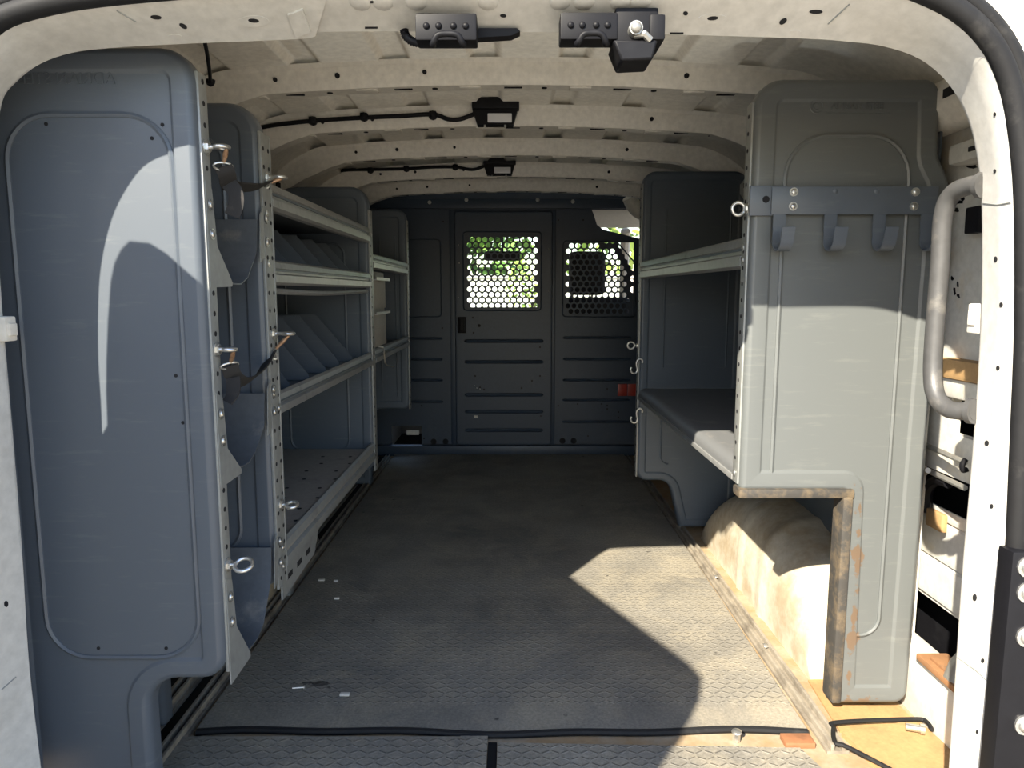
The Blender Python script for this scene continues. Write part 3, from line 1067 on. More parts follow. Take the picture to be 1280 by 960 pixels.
# =================================================================== FLOOR COVERINGS AND RAILS
# main mat
b = NB()
pts_front = []
for i in range(41):
    s = i / 40; x_ = -.655 + 1.268 * s
    pts_front.append((x_, 1.392 + .006 * math.sin(s * 9) + .004 * math.sin(s * 23)))
poly = pts_front + [(.625, 3.94), (-.655, 3.94)]
prism(b, poly, 'z', -.013, 0.0)
mat_o = finish(b, 'floor_mat', 'mat')
tag(mat_o, 'large worn black rubber mat with tread pattern covering the cargo floor', 'mat')
b = NB()
pts = [(x_, y_ - .001, -.006) for x_, y_ in pts_front]
tube(b, pts, .0075, 8)
finish(b, 'mat_edging', 'rubber', mat_o)
# threshold mats
b = NB(); xg = at_z(611, 945, 0).x
prism(b, [(-.80, .90), (xg - .004, .90), (xg - .004, 1.372), (-.69, 1.372)], 'z', -.013, -.003)
box(b, xg - .06, xg - .004, .90, 1.37, -.003, -.0005)
tag(finish(b, 'threshold_mat', 'mat_sill'), 'worn rubber threshold mat at the door sill, the left piece beside the grey rack', 'mat', 'threshold mats')
b = NB()
q = at_z(1002, 936, 0)
prism(b, [(xg + .016, .90), (.70, .90), (q.x, 1.335), (xg + .016, 1.352)], 'z', -.013, -.003)
tag(finish(b, 'threshold_mat', 'mat_sill'), 'dusty rubber threshold mat at the door sill, the sunlit right piece', 'mat', 'threshold mats')
b = NB(); box(b, xg - .003, xg + .015, .92, 1.36, -.013, -.008)
tag(finish(b, 'gap_strip', 'rubber'), 'narrow black rubber strip in the gap between the two threshold mats', 'strip')
# little wood wedge and bolt in the joint between the mats
b = NB(); c = at_z(1000, 926, 0); bbox(b, c.x - .03, c.x + .03, 1.347, 1.382, -.014, -.002, .002)
tag(finish(b, 'wood_sliver', 'wood'), 'reddish brown sliver of wood in the joint between the mats at right', 'wood')
b = NB(); c = at_z(922, 921, 0); cyl(b, (c.x, 1.372, -.013), (c.x, 1.372, .006), .008, seg=8); dome(b, (c.x, 1.372, .006), (0, 0, 1), .011, .006)
tag(finish(b, 'bolt', 'steel'), 'silver bolt standing in the joint between the mats', 'bolt')


def channel(bm, x0, x1, y0, y1, z=-.014, h=.014, ribs=3):
    box(bm, x0, x1, y0, y1, z, z + h * .35)
    w = (x1 - x0)
    for k in range(ribs):
        cx = x0 + w * (k + .5) / ribs
        bbox(bm, cx - w * .09, cx + w * .09, y0, y1, z + h * .3, z + h, .0015)


b = NB(); channel(b, .628, .672, 1.33, 3.9, h=.02, ribs=2)
fr1 = tag(finish(b, 'floor_rail', 'rail'), 'dusty ridged floor rail between the rubber mat and the white wheel arch', 'rail', 'floor rails')
for yy in (1.75, 2.2, 2.7):
    b = NB(); dome(b, (.65, yy, -.002), (0, 0, 1), .010, .006); finish(b, 'rail_bolt', 'old_steel', fr1)
b = NB(); channel(b, -.705, -.668, 1.05, 3.9, h=.022, ribs=2)
tag(finish(b, 'floor_rail', 'rail'), 'dusty ridged floor rail beside the mat under the left racking, the inner one', 'rail', 'floor rails')
b = NB(); channel(b, -.775, -.735, 1.05, 3.9, h=.03, ribs=2)
tag(finish(b, 'floor_rail', 'rail'), 'grey floor rail under the left racking, the outer one nearer the wall', 'rail', 'floor rails')
b = NB(); box(b, -.90, -.71, 1.0, 3.94, -.0145, -.012)
finish(b, 'dark_underlay', 'rubber', fl)

# plywood boards, rod and bits at the right rear corner
b = NB()
q = [at_z(*p, -.004) for p in ((1052, 915), (1148, 900), (1192, 965), (1120, 985))]
poly = [(q[0].x, q[0].y), (q[1].x, q[1].y), (q[2].x + .05, q[2].y - .12), (q[3].x + .03, q[3].y - .12)]
prism(b, poly, 'z', -.014, -.003)
tag(finish(b, 'plywood_board', 'ply'), 'ochre plywood board lying on the floor in front of the grey panel leg', 'board')
b = NB(); prism(b, [(.685, 1.40), (.86, 1.43), (.86, 1.62), (.70, 1.60)], 'z', -.0145, -.009)
tag(finish(b, 'plywood_offcut', 'ply'), 'ochre plywood offcut under the foot of the hook panel', 'board')
rod = [at_z(*p, .006) for p in ((1165, 912), (1158, 902), (1140, 899), (1047, 903), (1042, 910), (1044, 928), (1060, 934), (1125, 968))]
b = NB(); tube(b, smooth_path(rod, 5), .0045, 8)
rod_o = tag(finish(b, 'bent_rod', 'rubber'), 'dark bent steel rod lying around the plywood board at the rear corner', 'rod')
b = NB(); a0, a1 = at_z(1132, 908, .012), at_z(1150, 911, .012)
cyl(b, a0, a1, .007); cyl(b, a1, a1 + (a1 - a0) * .3, .010)
tag(finish(b, 'socket_stub', 'steel'), 'short silver metal stub at the end of the bent rod', 'tool')
# rusty buckle block on the sill ledge
rb = thing('rusty_bracket', (.88, 1.33, .125), 'rust brown iron bracket lying on the white sill ledge at right', 'bracket')
b = NB(); bbox(b, .858, .925, 1.20, 1.445, .126, .140, .004)
bbox(b, .872, .912, 1.24, 1.42, .139, .146, .002)
finish(b, 'base_plate', 'rust', rb)
b = NB(); tube(b, [(.892, 1.34, .14), (.892, 1.34, .165), (.90, 1.32, .23)], [.034, .026, .010], 10)
finish(b, 'stub', 'old_steel', rb)

# loose bits on the mat
b = NB(); c = at_z(374, 860, .004)
cyl(b, c + Vector((-.016, 0, 0)), c + Vector((.010, .003, 0)), .0022, seg=8); cyl(b, c + Vector((.010, .003, 0)), c + Vector((.013, .003, 0)), .005, seg=8)
tag(finish(b, 'screw', 'steel'), 'small silver screw lying on the mat next to a dark stain', 'screw')
for (px, py, w_, lab) in ((431, 868, .011, 'white chip of plastic on the mat right of the screw'), (402, 725, .010, 'long white crumb on the mat near the left bottom shelf'), (420, 726, .007, 'round white crumb on the mat near the left bottom shelf'), (421, 748, .008, 'pale crumb on the mat below two white crumbs')):
    b = NB(); c = at_z(px, py, .002)
    bbox(b, c.x - w_, c.x + w_, c.y - w_ * .5, c.y + w_ * .5, 0.0, .005, .002)
    tag(finish(b, 'crumb', 'stucco'), lab, 'crumb', 'white crumbs on the mat')

# =================================================================== LEFT RACKING
XF = -.475


def post_face(bm, x, y0, y1, z0, z1, rows, step=.032, face=1, mi_h=1):
    """upright with punched holes on the side that faces the aisle"""
    bbox(bm, x - .006 if face > 0 else x, x if face > 0 else x + .006, y0, y1, z0, z1, .0015)
    for yy in rows:
        z = z0 + .02
        while z < z1 - .01:
            cyl(bm, (x - face * .003, yy, z), (x + face * .0007, yy, z), .0042, seg=8, mi=mi_h)
            z += step


def end_panel(parent, y, zb, zt, leg_x, name='end_panel', mat='panel', bead_box=None, xb=-.83, r=.05, holes=()):
    b = NB()
    cs = [(xb, .0, .01), (leg_x, .0, .01), (leg_x, zb, .05), (XF, zb, .04), (XF, zt, r), (xb, zt, .12)]
    panel(b, cs, y)
    if bead_box:
        x0, x1, z0, z1, rr = bead_box
        bead(b, [(x0, z0, rr), (x1, z0, rr), (x1, z1, rr), (x0, z1, rr)], y + .0055, .0045)
    for hx, hz in holes:
        cyl(b, (hx, y + .0043, hz), (hx, y + .008, hz), .0030, seg=8, mi=1)
    return finish(b, name, [mat, 'dark_hole'], parent, 45), b


# ---- rack 1: three trough trays
rack = thing('tray_rack', (-.65, 1.12, 0), 'narrow grey rack of three sagging trays nearest the rear door on the left', 'rack')
Y1, Y2, Y3, Y4 = 1.12, 1.394, 2.43, 3.30
hole_px = ((201, 155), (188, 172), (218, 470), (227, 529), (121, 812), (206, 812), (52, 735), (55, 154))
ep1, _ = end_panel(rack, Y1, .262, 1.262, -.605, bead_box=(-.765, -.515, .30, 1.165, .07),
                   holes=[(at_y(a, c_, Y1).x, at_y(a, c_, Y1).z) for a, c_ in hole_px])
# pressed lettering, read from the back of the sheet
t_ = text_mesh('ADRIAN STEEL', .024, .0012)
c = at_y(78, 98, Y1 + .004)
merge(bb := NB(), t_, Matrix.Translation((c.x, Y1 + .0045, c.z)) @ Matrix.Rotation(PI / 2, 4, 'X') @ Matrix.Diagonal((-1.0, 1, 1, 1)))
finish(bb, 'pressed_lettering', 'panel', ep1)
b = NB(); post_face(b, XF + .003, Y1 + .012, Y1 + .042, .27, 1.23, [Y1 + .027])
finish(b, 'perforated_post', ['post', 'dark_hole'], rack)


def bolt(parent, x, y, z, axis, r=.0065, name='bolt', mat='steel'):
    b = NB(); dome(b, (x, y, z), axis, r, r * .6)
    cyl(b, (x, y, z), Vector((x, y, z)) + Vector(axis) * .001, r * 1.35)
    return finish(b, name, mat, parent, 60)


for zc, za in ((.913, .985), (.591, .655), (.252, .345)):
    b = NB()
    prof = [(Y1 + .020, za + .06), (Y1 + .022, za + .0), (Y1 + .055, za - .04), (Y1 + .10, zc + .006), (Y1 + .13, zc), (Y1 + .165, zc), (Y1 + .20, zc + .012), (Y2 - .022, za - .012), (Y2 - .012, za + .05)]
    strip_sheet(b, prof, 'x', -.82, XF - .004, .0022)
    tr_ = finish(b, 'tray', 'tray', rack, 50)
    # folded gussets that carry the tray on the posts
    for poly_g in ([(Y1 + .016, zc - .006), (Y1 + .016, za + .085), (Y1 + .040, za + .075), (Y1 + .050, za - .012), (Y1 + .106, zc + .003), (Y1 + .104, zc - .004)],
                   [(Y2 - .002, za - .02), (Y2 + .0, za + .075), (Y2 - .016, za + .06), (Y2 - .026, za - .03)]):
        b = NB(); prism(b, poly_g, 'x', XF + .002, XF + .004); finish(b, 'tray_gusset', 'post', tr_)
    for yy, zz in ((Y1 + .028, za + .05), (Y1 + .030, za + .005), (Y2 + .012, za + .055), (Y2 + .012, za + .01)):
        bolt(tr_, XF + .0055, yy, zz, (1, 0, 0))

# ---- shelving unit between panels two and three
su = thing('shelving_unit', (-.65, Y2, 0), 'grey steel shelving unit with four shelves and slanted dividers along the left wall', 'shelf', 'shelving units')
ep2, _ = end_panel(su, Y2, .300, 1.252, -.72, bead_box=(-.74, -.545, .38, 1.19, .05), r=.06)
ep3, _ = end_panel(su, Y3, .285, 1.245, -.70, bead_box=(-.76, -.56, .36, 1.06, .04), r=.06, mat='panel_far')
b = NB(); post_face(b, XF + .003, Y2 + .004, Y2 + .056, .30, 1.20, [Y2 + .016, Y2 + .044], .034); finish(b, 'perforated_post', ['post', 'dark_hole'], su)
b = NB(); bbox(b, XF - .03, XF + .004, Y2 + .052, Y2 + .058, .30, 1.2, .001); finish(b, 'post_flange', 'post', su)
b = NB(); post_face(b, XF + .003, Y3 + .004, Y3 + .05, .285, 1.17, [Y3 + .014], .034); finish(b, 'perforated_post', ['post', 'dark_hole'], su)


def shelf(parent, y0, y1, zt, h, xf=XF, xb=-.85, top='panel_far', lipm='lip', side=1, holes=()):
    """sheet shelf with a double folded lip facing the aisle; side=1 left wall, -1 right wall"""
    b = NB()
    zs = zt - h * .35
    box(b, min(xb, xf), max(xb, xf), y0, y1, zs - .004, zs)
    for hx, hy in holes:
        cyl(b, (hx, hy, zs - .001), (hx, hy, zs + .0006), .006, seg=8, mi=1)
    sh = finish(b, 'shelf', [top, 'dark_hole'], parent)
    b = NB(); s = side
    prof = [(xf - s * .022, zs + .002), (xf - s * .014, zt - .004), (xf - s * .006, zt), (xf + s * .0, zt - .004), (xf + s * .002, zt - h * .30), (xf - s * .005, zt - h * .36), (xf - s * .005, zt - h * .55),
            (xf + s * .003, zt - h * .62), (xf + s * .003, zt - h + .004), (xf - s * .004, zt - h), (xf - s * .02, zt - h)]
    strip_sheet(b, prof, 'y', y0, y1, .0018 * s)
    k = y0 + .10
    while k < y1 - .05:
        cyl(b, (xf + s * .001, k, zt - h * .8), (xf + s * .0038, k, zt - h * .8), .0045, seg=8, mi=1); k += .16
    finish(b, 'shelf_lip', [lipm, 'dark_hole'], sh, 30)
    return sh


def dividers(parent, zs, ys, hb, hf, xf=XF - .03, xb=-.83):
    for yy in ys:
        b = NB()
        prism(b, [(xf, zs), (xf, zs + hf), (xf - hb * .75, zs + hb), (xb, zs + hb), (xb, zs)], 'y', yy, yy + .0016)
        bbox(b, xb, xf, yy, yy + .014, zs, zs + .002, .0005)
        finish(b, 'divider', 'panel', parent)


s1 = shelf(su, Y2 + .058, Y3 - .002, 1.112, .048)
s2 = shelf(su, Y2 + .058, Y3 - .002, .962, .046)
dividers(s2, .947, [1.66, 1.82, 1.98, 2.14, 2.29], .105, .014)
s3 = shelf(su, Y2 + .058, Y3 - .002, .696, .044)
dividers(s3, .681, [1.62, 1.78, 1.94, 2.10, 2.27], .150, .014)
s4 = shelf(su, Y2 + .058, Y3 - .002, .385, .058, top='shelf_top', lipm='post',
           holes=[(-.62 + .09 * k + (.02 if i % 2 else 0), 1.55 + .095 * i) for i in range(9) for k in range(2)])
# thin tie bar under the second shelf, and the foot bracket under the lowest
b = NB(); tube(b, smooth_path([(XF - .012, Y2 + .06, .902), (XF - .012, 1.9, .897), (XF - .012, Y3 - .004, .903)], 6), .0065, 8); finish(b, 'tie_bar', 'lip', su)
b = NB()
prism(b, [(Y2 + .056, .255), (Y2 + .056, .33), (Y2 + .36, .33), (Y2 + .30, .265), (Y2 + .20, .262)], 'x', XF - .012, XF - .008)
for k in range(3):
    box(b, XF - .0085, XF - .0075, Y2 + .09 + .07 * k, Y2 + .125 + .07 * k, .285, .297, mi=1)
finish(b, 'kick_plate', ['post', 'dark_hole'], su)
b = NB(); bbox(b, -.69, -.66, 2.05, 2.08, .0, .36, .003); finish(b, 'support_leg', 'post', su)
b = NB(); box(b, -.856, -.852, Y2 + .04, Y3, .3, 1.22)
for k in range(7): bbox(b, -.853, -.846, Y2 + .12 + k * .13, Y2 + .135 + k * .13, .36, 1.2, .003)
finish(b, 'back_panel', 'panel_far', su)
for yy, zz in ((Y2 + .016, .70), (Y2 + .016, .668), (Y2 + .044, .668), (Y2 + .02, 1.05), (Y2 + .02, .955), (Y2 + .03, .38), (Y2 + .03, .34), (Y3 + .02, .68), (Y3 + .02, .94), (Y3 + .02, 1.09)):
    bolt(su, XF + .004, yy, zz, (1, 0, 0), .0055)

# ---- third unit up to the bulkhead
sv = thing('shelving_unit', (-.65, Y3, 0), 'dark grey two-shelf unit in the far left corner against the bulkhead', 'shelf', 'shelving units')
b = NB()
panel(b, [(-.83, 0, .01), (-.66, 0, .01), (-.66, .36, .05), (XF, .36, .03), (XF, 1.27, .05), (-.83, 1.27, .12)], Y4)
for x_ in (-.60, -.53): bead(b, [(x_, .42), (x_, 1.15)], Y4 + .004, .004, closed=False)
finish(b, 'end_panel', 'panel_far', sv, 45)
b = NB(); post_face(b, XF + .003, Y4 + .004, Y4 + .04, .36, 1.22, [Y4 + .02], .034); finish(b, 'perforated_post', ['post', 'dark_hole'], sv)
shelf(sv, Y3 + .056, Y4 - .002, 1.03, .05)
shelf(sv, Y3 + .056, Y4 - .002, .70, .046)
b = NB(); box(b, -.856, -.852, Y3 + .04, Y4, .3, 1.22); finish(b, 'back_panel', 'panel_far', sv)

cab = thing('drawer_cabinet', (-.63, 2.62, .684), 'small grey two-drawer cabinet standing on the far left shelf', 'cabinet')
b = NB(); bbox(b, -.80, XF - .014, 2.492, 2.775, .7025, .972, .003)
for fx in (-.78, -.54):
    for fy in (2.51, 2.75): box(b, fx - .012, fx + .012, fy - .012, fy + .012, .6845, .703)
finish(b, 'cabinet_body', 'shelf_top', cab)
for z0, z1 in ((.705, .825), (.840, .945)):
    b = NB(); bbox(b, XF - .0135, XF - .008, 2.495, 2.768, z0, z1, .002); dr = finish(b, 'drawer', 'shelf_top', cab)
    b = NB(); prism(b, [(XF - .008, z1 - .004), (XF + .010, z1 - .004), (XF + .010, z1 + .006), (XF + .006, z1 + .006), (XF + .006, z1), (XF - .008, z1)], 'y', 2.505, 2.765); finish(b, 'drawer_pull', 'lip', dr)
# wire hook on the lip of that unit
b = NB(); wp = [at_x(*p, XF + .010) for p in ((479, 434), (480, 438), (481, 453), (484, 457), (492, 458))]
tube(b, [wp[0] + Vector((-.018, 0, .002))] + wp, .0028, 6)
tag(finish(b, 'wire_hook', 'old_steel'), 'bent wire hook hanging on the front lip of the far left shelf', 'hook')

# =================================================================== EYE BOLTS, STRAPS, S HOOKS
def eye_bolt(loc, direc, label, ring_r=.011, shank=.030, wire=.0036, tilt=0.0, through=.0, group='eye bolts'):
    """shank along direc from loc, ring at the end"""
    d = Vector(direc).normalized()
    root = thing('eye_bolt', loc, label, 'eye bolt', group)
    L = Vector(loc)
    b = NB(); cyl(b, L - d * (.002 + through), L + d * shank, wire, seg=8)
    finish(b, 'shank', 'steel', root, 60)
    b = NB(); cyl(b, L, L + d * .006, .0085, seg=6); cyl(b, L, L + d * .0015, .012, seg=14)
    finish(b, 'nut', 'steel', root, 30)
    c_ = L + d * (shank + ring_r)
    side = Vector((0, 1, 0)) if abs(d.x) > .7 else Vector((1, 0, 0))
    side = (Quaternion(d, tilt) @ side).normalized()
    b = NB(); tube(b, [c_ + (d * math.cos(a) + side * math.sin(a)) * ring_r for a in [2 * PI * k / 18 for k in range(18)]], wire, 8, True)
    finish(b, 'ring', 'steel', root, 60)
    return root


def on_post(px, py, x): return at_x(px, py, x)


XP = XF + .0035
e1 = at_x(243, 184, XP); e1.y = Y1 + .027
e1.z = at_y(243, 184, e1.y).z
def eb(py, y, label, **k):
    # height on the post from the picture row
    px = 640 + F * XP / y
    return eye_bolt((XP, y, at_y(px, py, y).z), (1, 0, 0), label, **k)
E1 = eb(184, Y1 + .027, 'silver eye bolt holding the upper black strap on the near grey post', shank=.014, ring_r=.010)
E2 = eb(437, Y1 + .027, 'silver eye bolt holding the lower black strap on the near grey post', shank=.012, ring_r=.009)
E3 = eb(706, Y1 + .027, 'silver eye bolt with an empty tilted ring low on the near grey post', ring_r=.014, shank=.012, tilt=.5)
E4 = eb(222, Y2 + .030, 'silver eye bolt at the far end of the upper black strap', shank=.014, through=.02)
E5 = eb(417, Y2 + .030, 'silver eye bolt at the far end of the lower black strap', shank=.018, through=.02)
E6 = eb(631, Y2 + .030, 'silver eye bolt with an empty ring beside the lowest left shelf', shank=.012, through=.02, tilt=.3)


def strap(A, B, pts, tail, label, wd):
    """webbing from the ring at A to the ring at B, a snap clip at each end, a loose tail"""
    root = thing('strap', A, label, 'strap', 'black webbing straps')
    P = smooth_path(pts, 6)
    b = NB(); ribbon(b, P, wd, .027, .0026); finish(b, 'webbing', 'webbing', root, 60)
    b = NB(); T_ = smooth_path(tail, 6); ribbon(b, T_, wd, .024, .0022); finish(b, 'strap_tail', 'webbing', root, 60)
    for E, q in ((A, Vector(pts[0])), (B, Vector(pts[-1]))):
        E = Vector(E); d = (q - E)
        c_ = NB(); tube(c_, [E, E + d * .35, E + d * .75], [.0022, .0042, .003], 8); cl = finish(c_, 'snap_clip', 'brass', root, 60)
        w_ = Vector(wd).normalized(); w_ = (w_ - d.normalized() * w_.dot(d.normalized())).normalized()
        c_ = NB(); dd = d.normalized()
        ring = [q + w_ * math.cos(a) * .015 + dd * math.sin(a) * .007 for a in [2 * PI * k / 16 for k in range(16)]]
        tube(c_, ring, .0018, 6, True); finish(c_, 'clip_loop', 'steel', cl, 60)
    return root


def ring_c(E, r=.011, sh=.018): return Vector(E.location) + Vector((sh + 2 * r, 0, 0))


A_ = ring_c(E1, .009, .014); B_ = ring_c(E4, sh=.010)
Ys = lambda f: Y1 + .03 + (Y2 - Y1) * f
q = lambda px, py, y: at_y(px, py, y)
strap(A_, B_, [q(279, 208, 1.165), q(284, 219, 1.175), q(287, 231, 1.20), q(300, 234, 1.27), q(321, 234, 1.36), q(334, 230, 1.41)],
      [q(285, 228, 1.19), q(294, 240, 1.19), q(295, 255, 1.19), q(290, 270, 1.19)], 'black webbing strap strung between the two posts, the upper one with a curled tail', (.85, .1, .5))
A_ = ring_c(E2, .008, .012); B_ = ring_c(E5, sh=.012)
strap(A_, B_, [q(287, 457, 1.165), q(292, 470, 1.175), q(302, 478, 1.20), q(315, 474, 1.28), q(328, 462, 1.36), q(339, 442, 1.42)],
      [q(291, 472, 1.17), q(292, 484, 1.165), q(290, 494, 1.16), q(284, 503, 1.155)], 'black webbing strap strung between the two posts, the lower one with a short hanging end', (.75, .1, .6))

# =================================================================== RIGHT WORKBENCH UNIT
XR = .475
YR, YRF = 1.46, 2.68
wb = thing('workbench_unit', (.66, YR, 0), 'grey steel workbench unit with one shelf along the right wall', 'workbench')
b = NB()
cs = [(XR, .487, .012), (.692, .487, .002), (.700, .012, .004), (.858, .012, .03), (.862, .50, .2), (.868, 1.12, .08), (.842, 1.165, .04), (.834, 1.312, .03), (XR, 1.312, .055)]
panel(b, cs, YR, thick=.036, flange=.040)
finish_bead = [(.565, .55), (.565, 1.15)]
arch = rounded([(.792, .15, .07), (.792, 1.215, .10), (.548, 1.215, .10), (.548, .50, .001)], 0, 8)
# open bead: up the left, over the arch and down the right
pts2 = [(.540, .51), (.540, 1.12)] + [(.620 + .08 * math.cos(PI - k * PI / 16), 1.12 + .085 * math.sin(PI - k * PI / 16)) for k in range(1, 9)] + \
       [(.705 + .08 * math.cos(PI / 2 - k * PI / 16), 1.12 + .085 * math.sin(PI / 2 - k * PI / 16)) for k in range(0, 9)] + [(.785, .30)] + \
       [(.745 + .04 * math.cos(-k * PI / 16), .21 + .04 * math.sin(-k * PI / 16)) for k in range(0, 9)] + [(.706, .17)]
bead(b, pts2, YR + .0045, .0045, closed=False)
ep_r = finish(b, 'end_panel', 'panel_rusty', wb, 45)
# pressed ring and lettering
b = NB(); c = at_y(1021, 133, YR + .004)
tube(b, [(c.x + .0125 * math.cos(k * PI / 12), YR + .0045, c.z + .0125 * math.sin(k * PI / 12)) for k in range(24)], .0014, 6, True)
tube(b, [(c.x + .0065 * math.cos(k * PI / 12 + .6), YR + .0045, c.z + .0065 * math.sin(k * PI / 12 + .6)) for k in range(19)], .0012, 6)
merge(b, text_mesh('ADRIAN STEEL', .0165, .0012), Matrix.Translation((c.x + .083, YR + .0042, c.z)) @ Matrix.Rotation(PI / 2, 4, 'X'))
for dz in (-.012, .012): tube(b, [(c.x + .02, YR + .0045, c.z + dz), (c.x + .145, YR + .0045, c.z + dz)], .0010, 5)
finish(b, 'pressed_lettering', 'panel_rusty', ep_r)
# rubber edging round the cut-out
b = NB(); bbox(b, XR - .004, .712, YR - .008, YR + .040, .474, .494, .006); finish(b, 'rubber_edging', 'edge_rubber', ep_r)
b = NB(); bbox(b, .688, .709, YR - .009, YR + .040, .02, .478, .005); finish(b, 'rubber_edging', 'edge_rubber', ep_r)
b = NB(); post_face(b, XR - .003, YR + .012, YR + .045, .50, 1.27, [YR + .03], .033, face=-1); finish(b, 'perforated_post', ['post', 'dark_hole'], wb)

b = NB()
cf = [(XR, .185, .04), (.60, .185, .05), (.645, .0, .01), (.86, .0, .01), (.86, 1.335, .05), (XR, 1.335, .05)]
panel(b, cf, YRF, thick=.036, flange=.030)
for x_ in (.565, .80): bead(b, [(x_, .62), (x_, 1.20)], YRF + .0045, .004, closed=False)
bead(b, [(.565, .50), (.565, .30)] + [(.595 - .03 * math.cos(k * PI / 10), .28 - .03 * math.sin(k * PI / 10)) for k in range(6)], YRF + .0045, .004, closed=False)
finish(b, 'end_panel', 'panel_far', wb, 45)
b = NB(); post_face(b, XR - .003, YRF + .004, YRF + .04, .2, 1.29, [YRF + .02], .034, face=-1); finish(b, 'perforated_post', ['post', 'dark_hole'], wb)
shelf(wb, YR + .046, YRF - .002, 1.010, .060, xf=XR, xb=.86, side=-1)
# worktop with rolled front edge
b = NB()
prof = [(.86, .541), (XR + .030, .541), (XR + .012, .538), (XR + .004, .530), (XR, .518), (XR + .001, .500), (XR + .012, .498)]
strip_sheet(b, prof, 'y', YR + .040, YRF - .002, .003)
wt = finish(b, 'worktop', 'worktop', wb, 40)
b = NB(); bbox(b, XR - .0035, XR + .001, YR + .05, YRF - .01, .500, .512, .001); finish(b, 'edge_trim', 'lip', wt)
b = NB(); box(b, .862, .866, YR + .04, YRF, .05, 1.28)
for k in range(8): bbox(b, .856, .863, YR + .15 + k * .14, YR + .17 + k * .14, .6, 1.25, .003)
finish(b, 'back_panel', 'panel_far', wb)
b = NB(); prism(b, [(YR + .05, .30), (YR + .08, .30), (YR + .62, .03), (YR + .59, .03)], 'x', .835, .84); finish(b, 'brace', 'panel_far', wb)
for yy, zz in ((YR + .03, .99), (YR + .03, .965), (YR + .03, .52), (YRF + .02, .99)):
    bolt(wb, XR - .004, yy, zz, (-1, 0, 0), .0055)

# hook rail across the near panel
hr = thing('hook_rail', (.65, YR - .01, 1.08), 'grey steel rail with four hooks bolted across the near right panel', 'hook rail')
q0 = at_y(964, 268, YR - .012); q1 = at_y(1174, 233, YR - .012)
b = NB(); bbox(b, q0.x, q1.x, YR - .012, YR - .008, q0.z, q1.z, .001)
bbox(b, XR - .006, q0.x + .03, YR - .0075, YR - .0015, q0.z - .002, q1.z + .002, .001)
cq = at_y(958, 249, YR - .010); cyl(b, (cq.x, YR - .0085, cq.z), (cq.x, YR - .006, cq.z), .007, seg=10, mi=1)
finish(b, 'rail_plate', ['panel', 'dark_hole'], hr)
for i, (pxc, pyb) in enumerate(((975, 318), (1039, 312), (1100, 310), (1160, 308))):
    c = at_y(pxc, 268, YR - .012)
    x_ = c.x; zt_ = q0.z + .004
    yb = YR - .010
    R_ = .023
    zb_ = zt_ - .052
    pr = [(yb, zt_), (yb, zt_ - .02), (yb - .001, zb_)] + [(yb - R_ + R_ * math.cos(k * PI / 9), zb_ - R_ * math.sin(k * PI / 9)) for k in range(1, 9)] + [(yb - 2 * R_ - .002, zb_ + .006), (yb - 2 * R_ - .006, zb_ + .020)]
    b = NB(); ribbon(b, [(x_, a, z) for a, z in pr], (1, 0, 0), .025, .003)
    finish(b, 'hook', 'panel', hr, 50)
for px, py in ((992, 240), (991, 258), (1144, 240), (1142, 258)):
    c = at_y(px, py, YR - .012); b = NB()
    cyl(b, (c.x, YR - .012, c.z), (c.x, YR - .0145, c.z), .0085, seg=14); dome(b, (c.x, YR - .0145, c.z), (0, -1, 0), .0062, .004)
    box(b, c.x - .0042, c.x + .0042, YR - .0190, YR - .0186, c.z - .0006, c.z + .0006)
    finish(b, 'rail_screw', 'steel', hr, 60)
for px, py in ((1044, 239), (1096, 239)):
    c = at_y(px, py, YR - .012); b = NB(); dome(b, (c.x, YR - .012, c.z), (0, -1, 0), .0055, .002); finish(b, 'rivet', 'panel', hr, 60)

# eye bolts and S hooks on the right
c = at_y(936, 261, YR + .02)
eb7 = eye_bolt((XR - .003, YR + .022, c.z), (-1, 0, 0), 'silver eye bolt with a large open ring at the edge of the hook panel', ring_r=.0125, shank=.004, tilt=PI / 2)
c = at_y(797, 432, YRF + .01)
eye_bolt((XR - .003, YRF + .02, c.z), (-1, 0, 0), 'small silver eye bolt on the far workbench panel above the hanging hooks', ring_r=.013, shank=.012, tilt=PI / 2)


def s_hook(px, py, label):
    c = at_y(px, py, YRF - .010)
    pts = [(-.014, -.006), (-.017, -.016), (-.010, -.027), (.002, -.028), (.008, -.018), (.006, -.004), (.004, .008), (.008, .020), (.018, .026), (.026, .020), (.026, .010)]
    b = NB(); tube(b, smooth_path([(c.x + a * 1.0 + .0, YRF - .010 + (0 if d < .012 else 0), c.z + d) for a, d in pts], 4), .0036, 8)
    return tag(finish(b, 's_hook', 'steel', None, 60), label, 'hook', 'S hooks on the far workbench panel')


s_hook(794, 457, 'silver S hook hanging on the far panel above the red reflectors')
s_hook(794, 519, 'silver S hook hanging on the far panel below the red reflectors')

# =================================================================== GRAB HANDLE, CLIPS, LAMPS, LATCHES, CABLES
gh = thing('grab_handle', (.66, 1.06, .85), 'grey tubular grab handle fixed inside the right door pillar', 'handle')
gp = [at_y(1232, 231, 1.045), at_y(1212, 232, 1.07), at_y(1190, 243, 1.10), at_y(1179, 270, 1.115), at_y(1175, 330, 1.12), at_y(1168, 420, 1.12), at_y(1166, 470, 1.115), at_y(1171, 497, 1.10), at_y(1188, 512, 1.075), at_y(1218, 514, 1.045)]
b = NB(); tube(b, smooth_path(gp, 6), .0135, 14); finish(b, 'bar', 'handle', gh, 60)
for k in (0, -1):
    b = NB(); d_ = (gp[1] - gp[0]) if k == 0 else (gp[-2] - gp[-1])
    tube(b, [gp[k], gp[k] + d_.normalized() * .008], .019, 14); finish(b, 'mounting_flange', 'handle', gh, 60)
b = NB(); c = at_x(1217, 275, .87); bbox(b, .865, .885, c.y - .02, c.y + .02, c.z - .025, c.z + .025, .004)
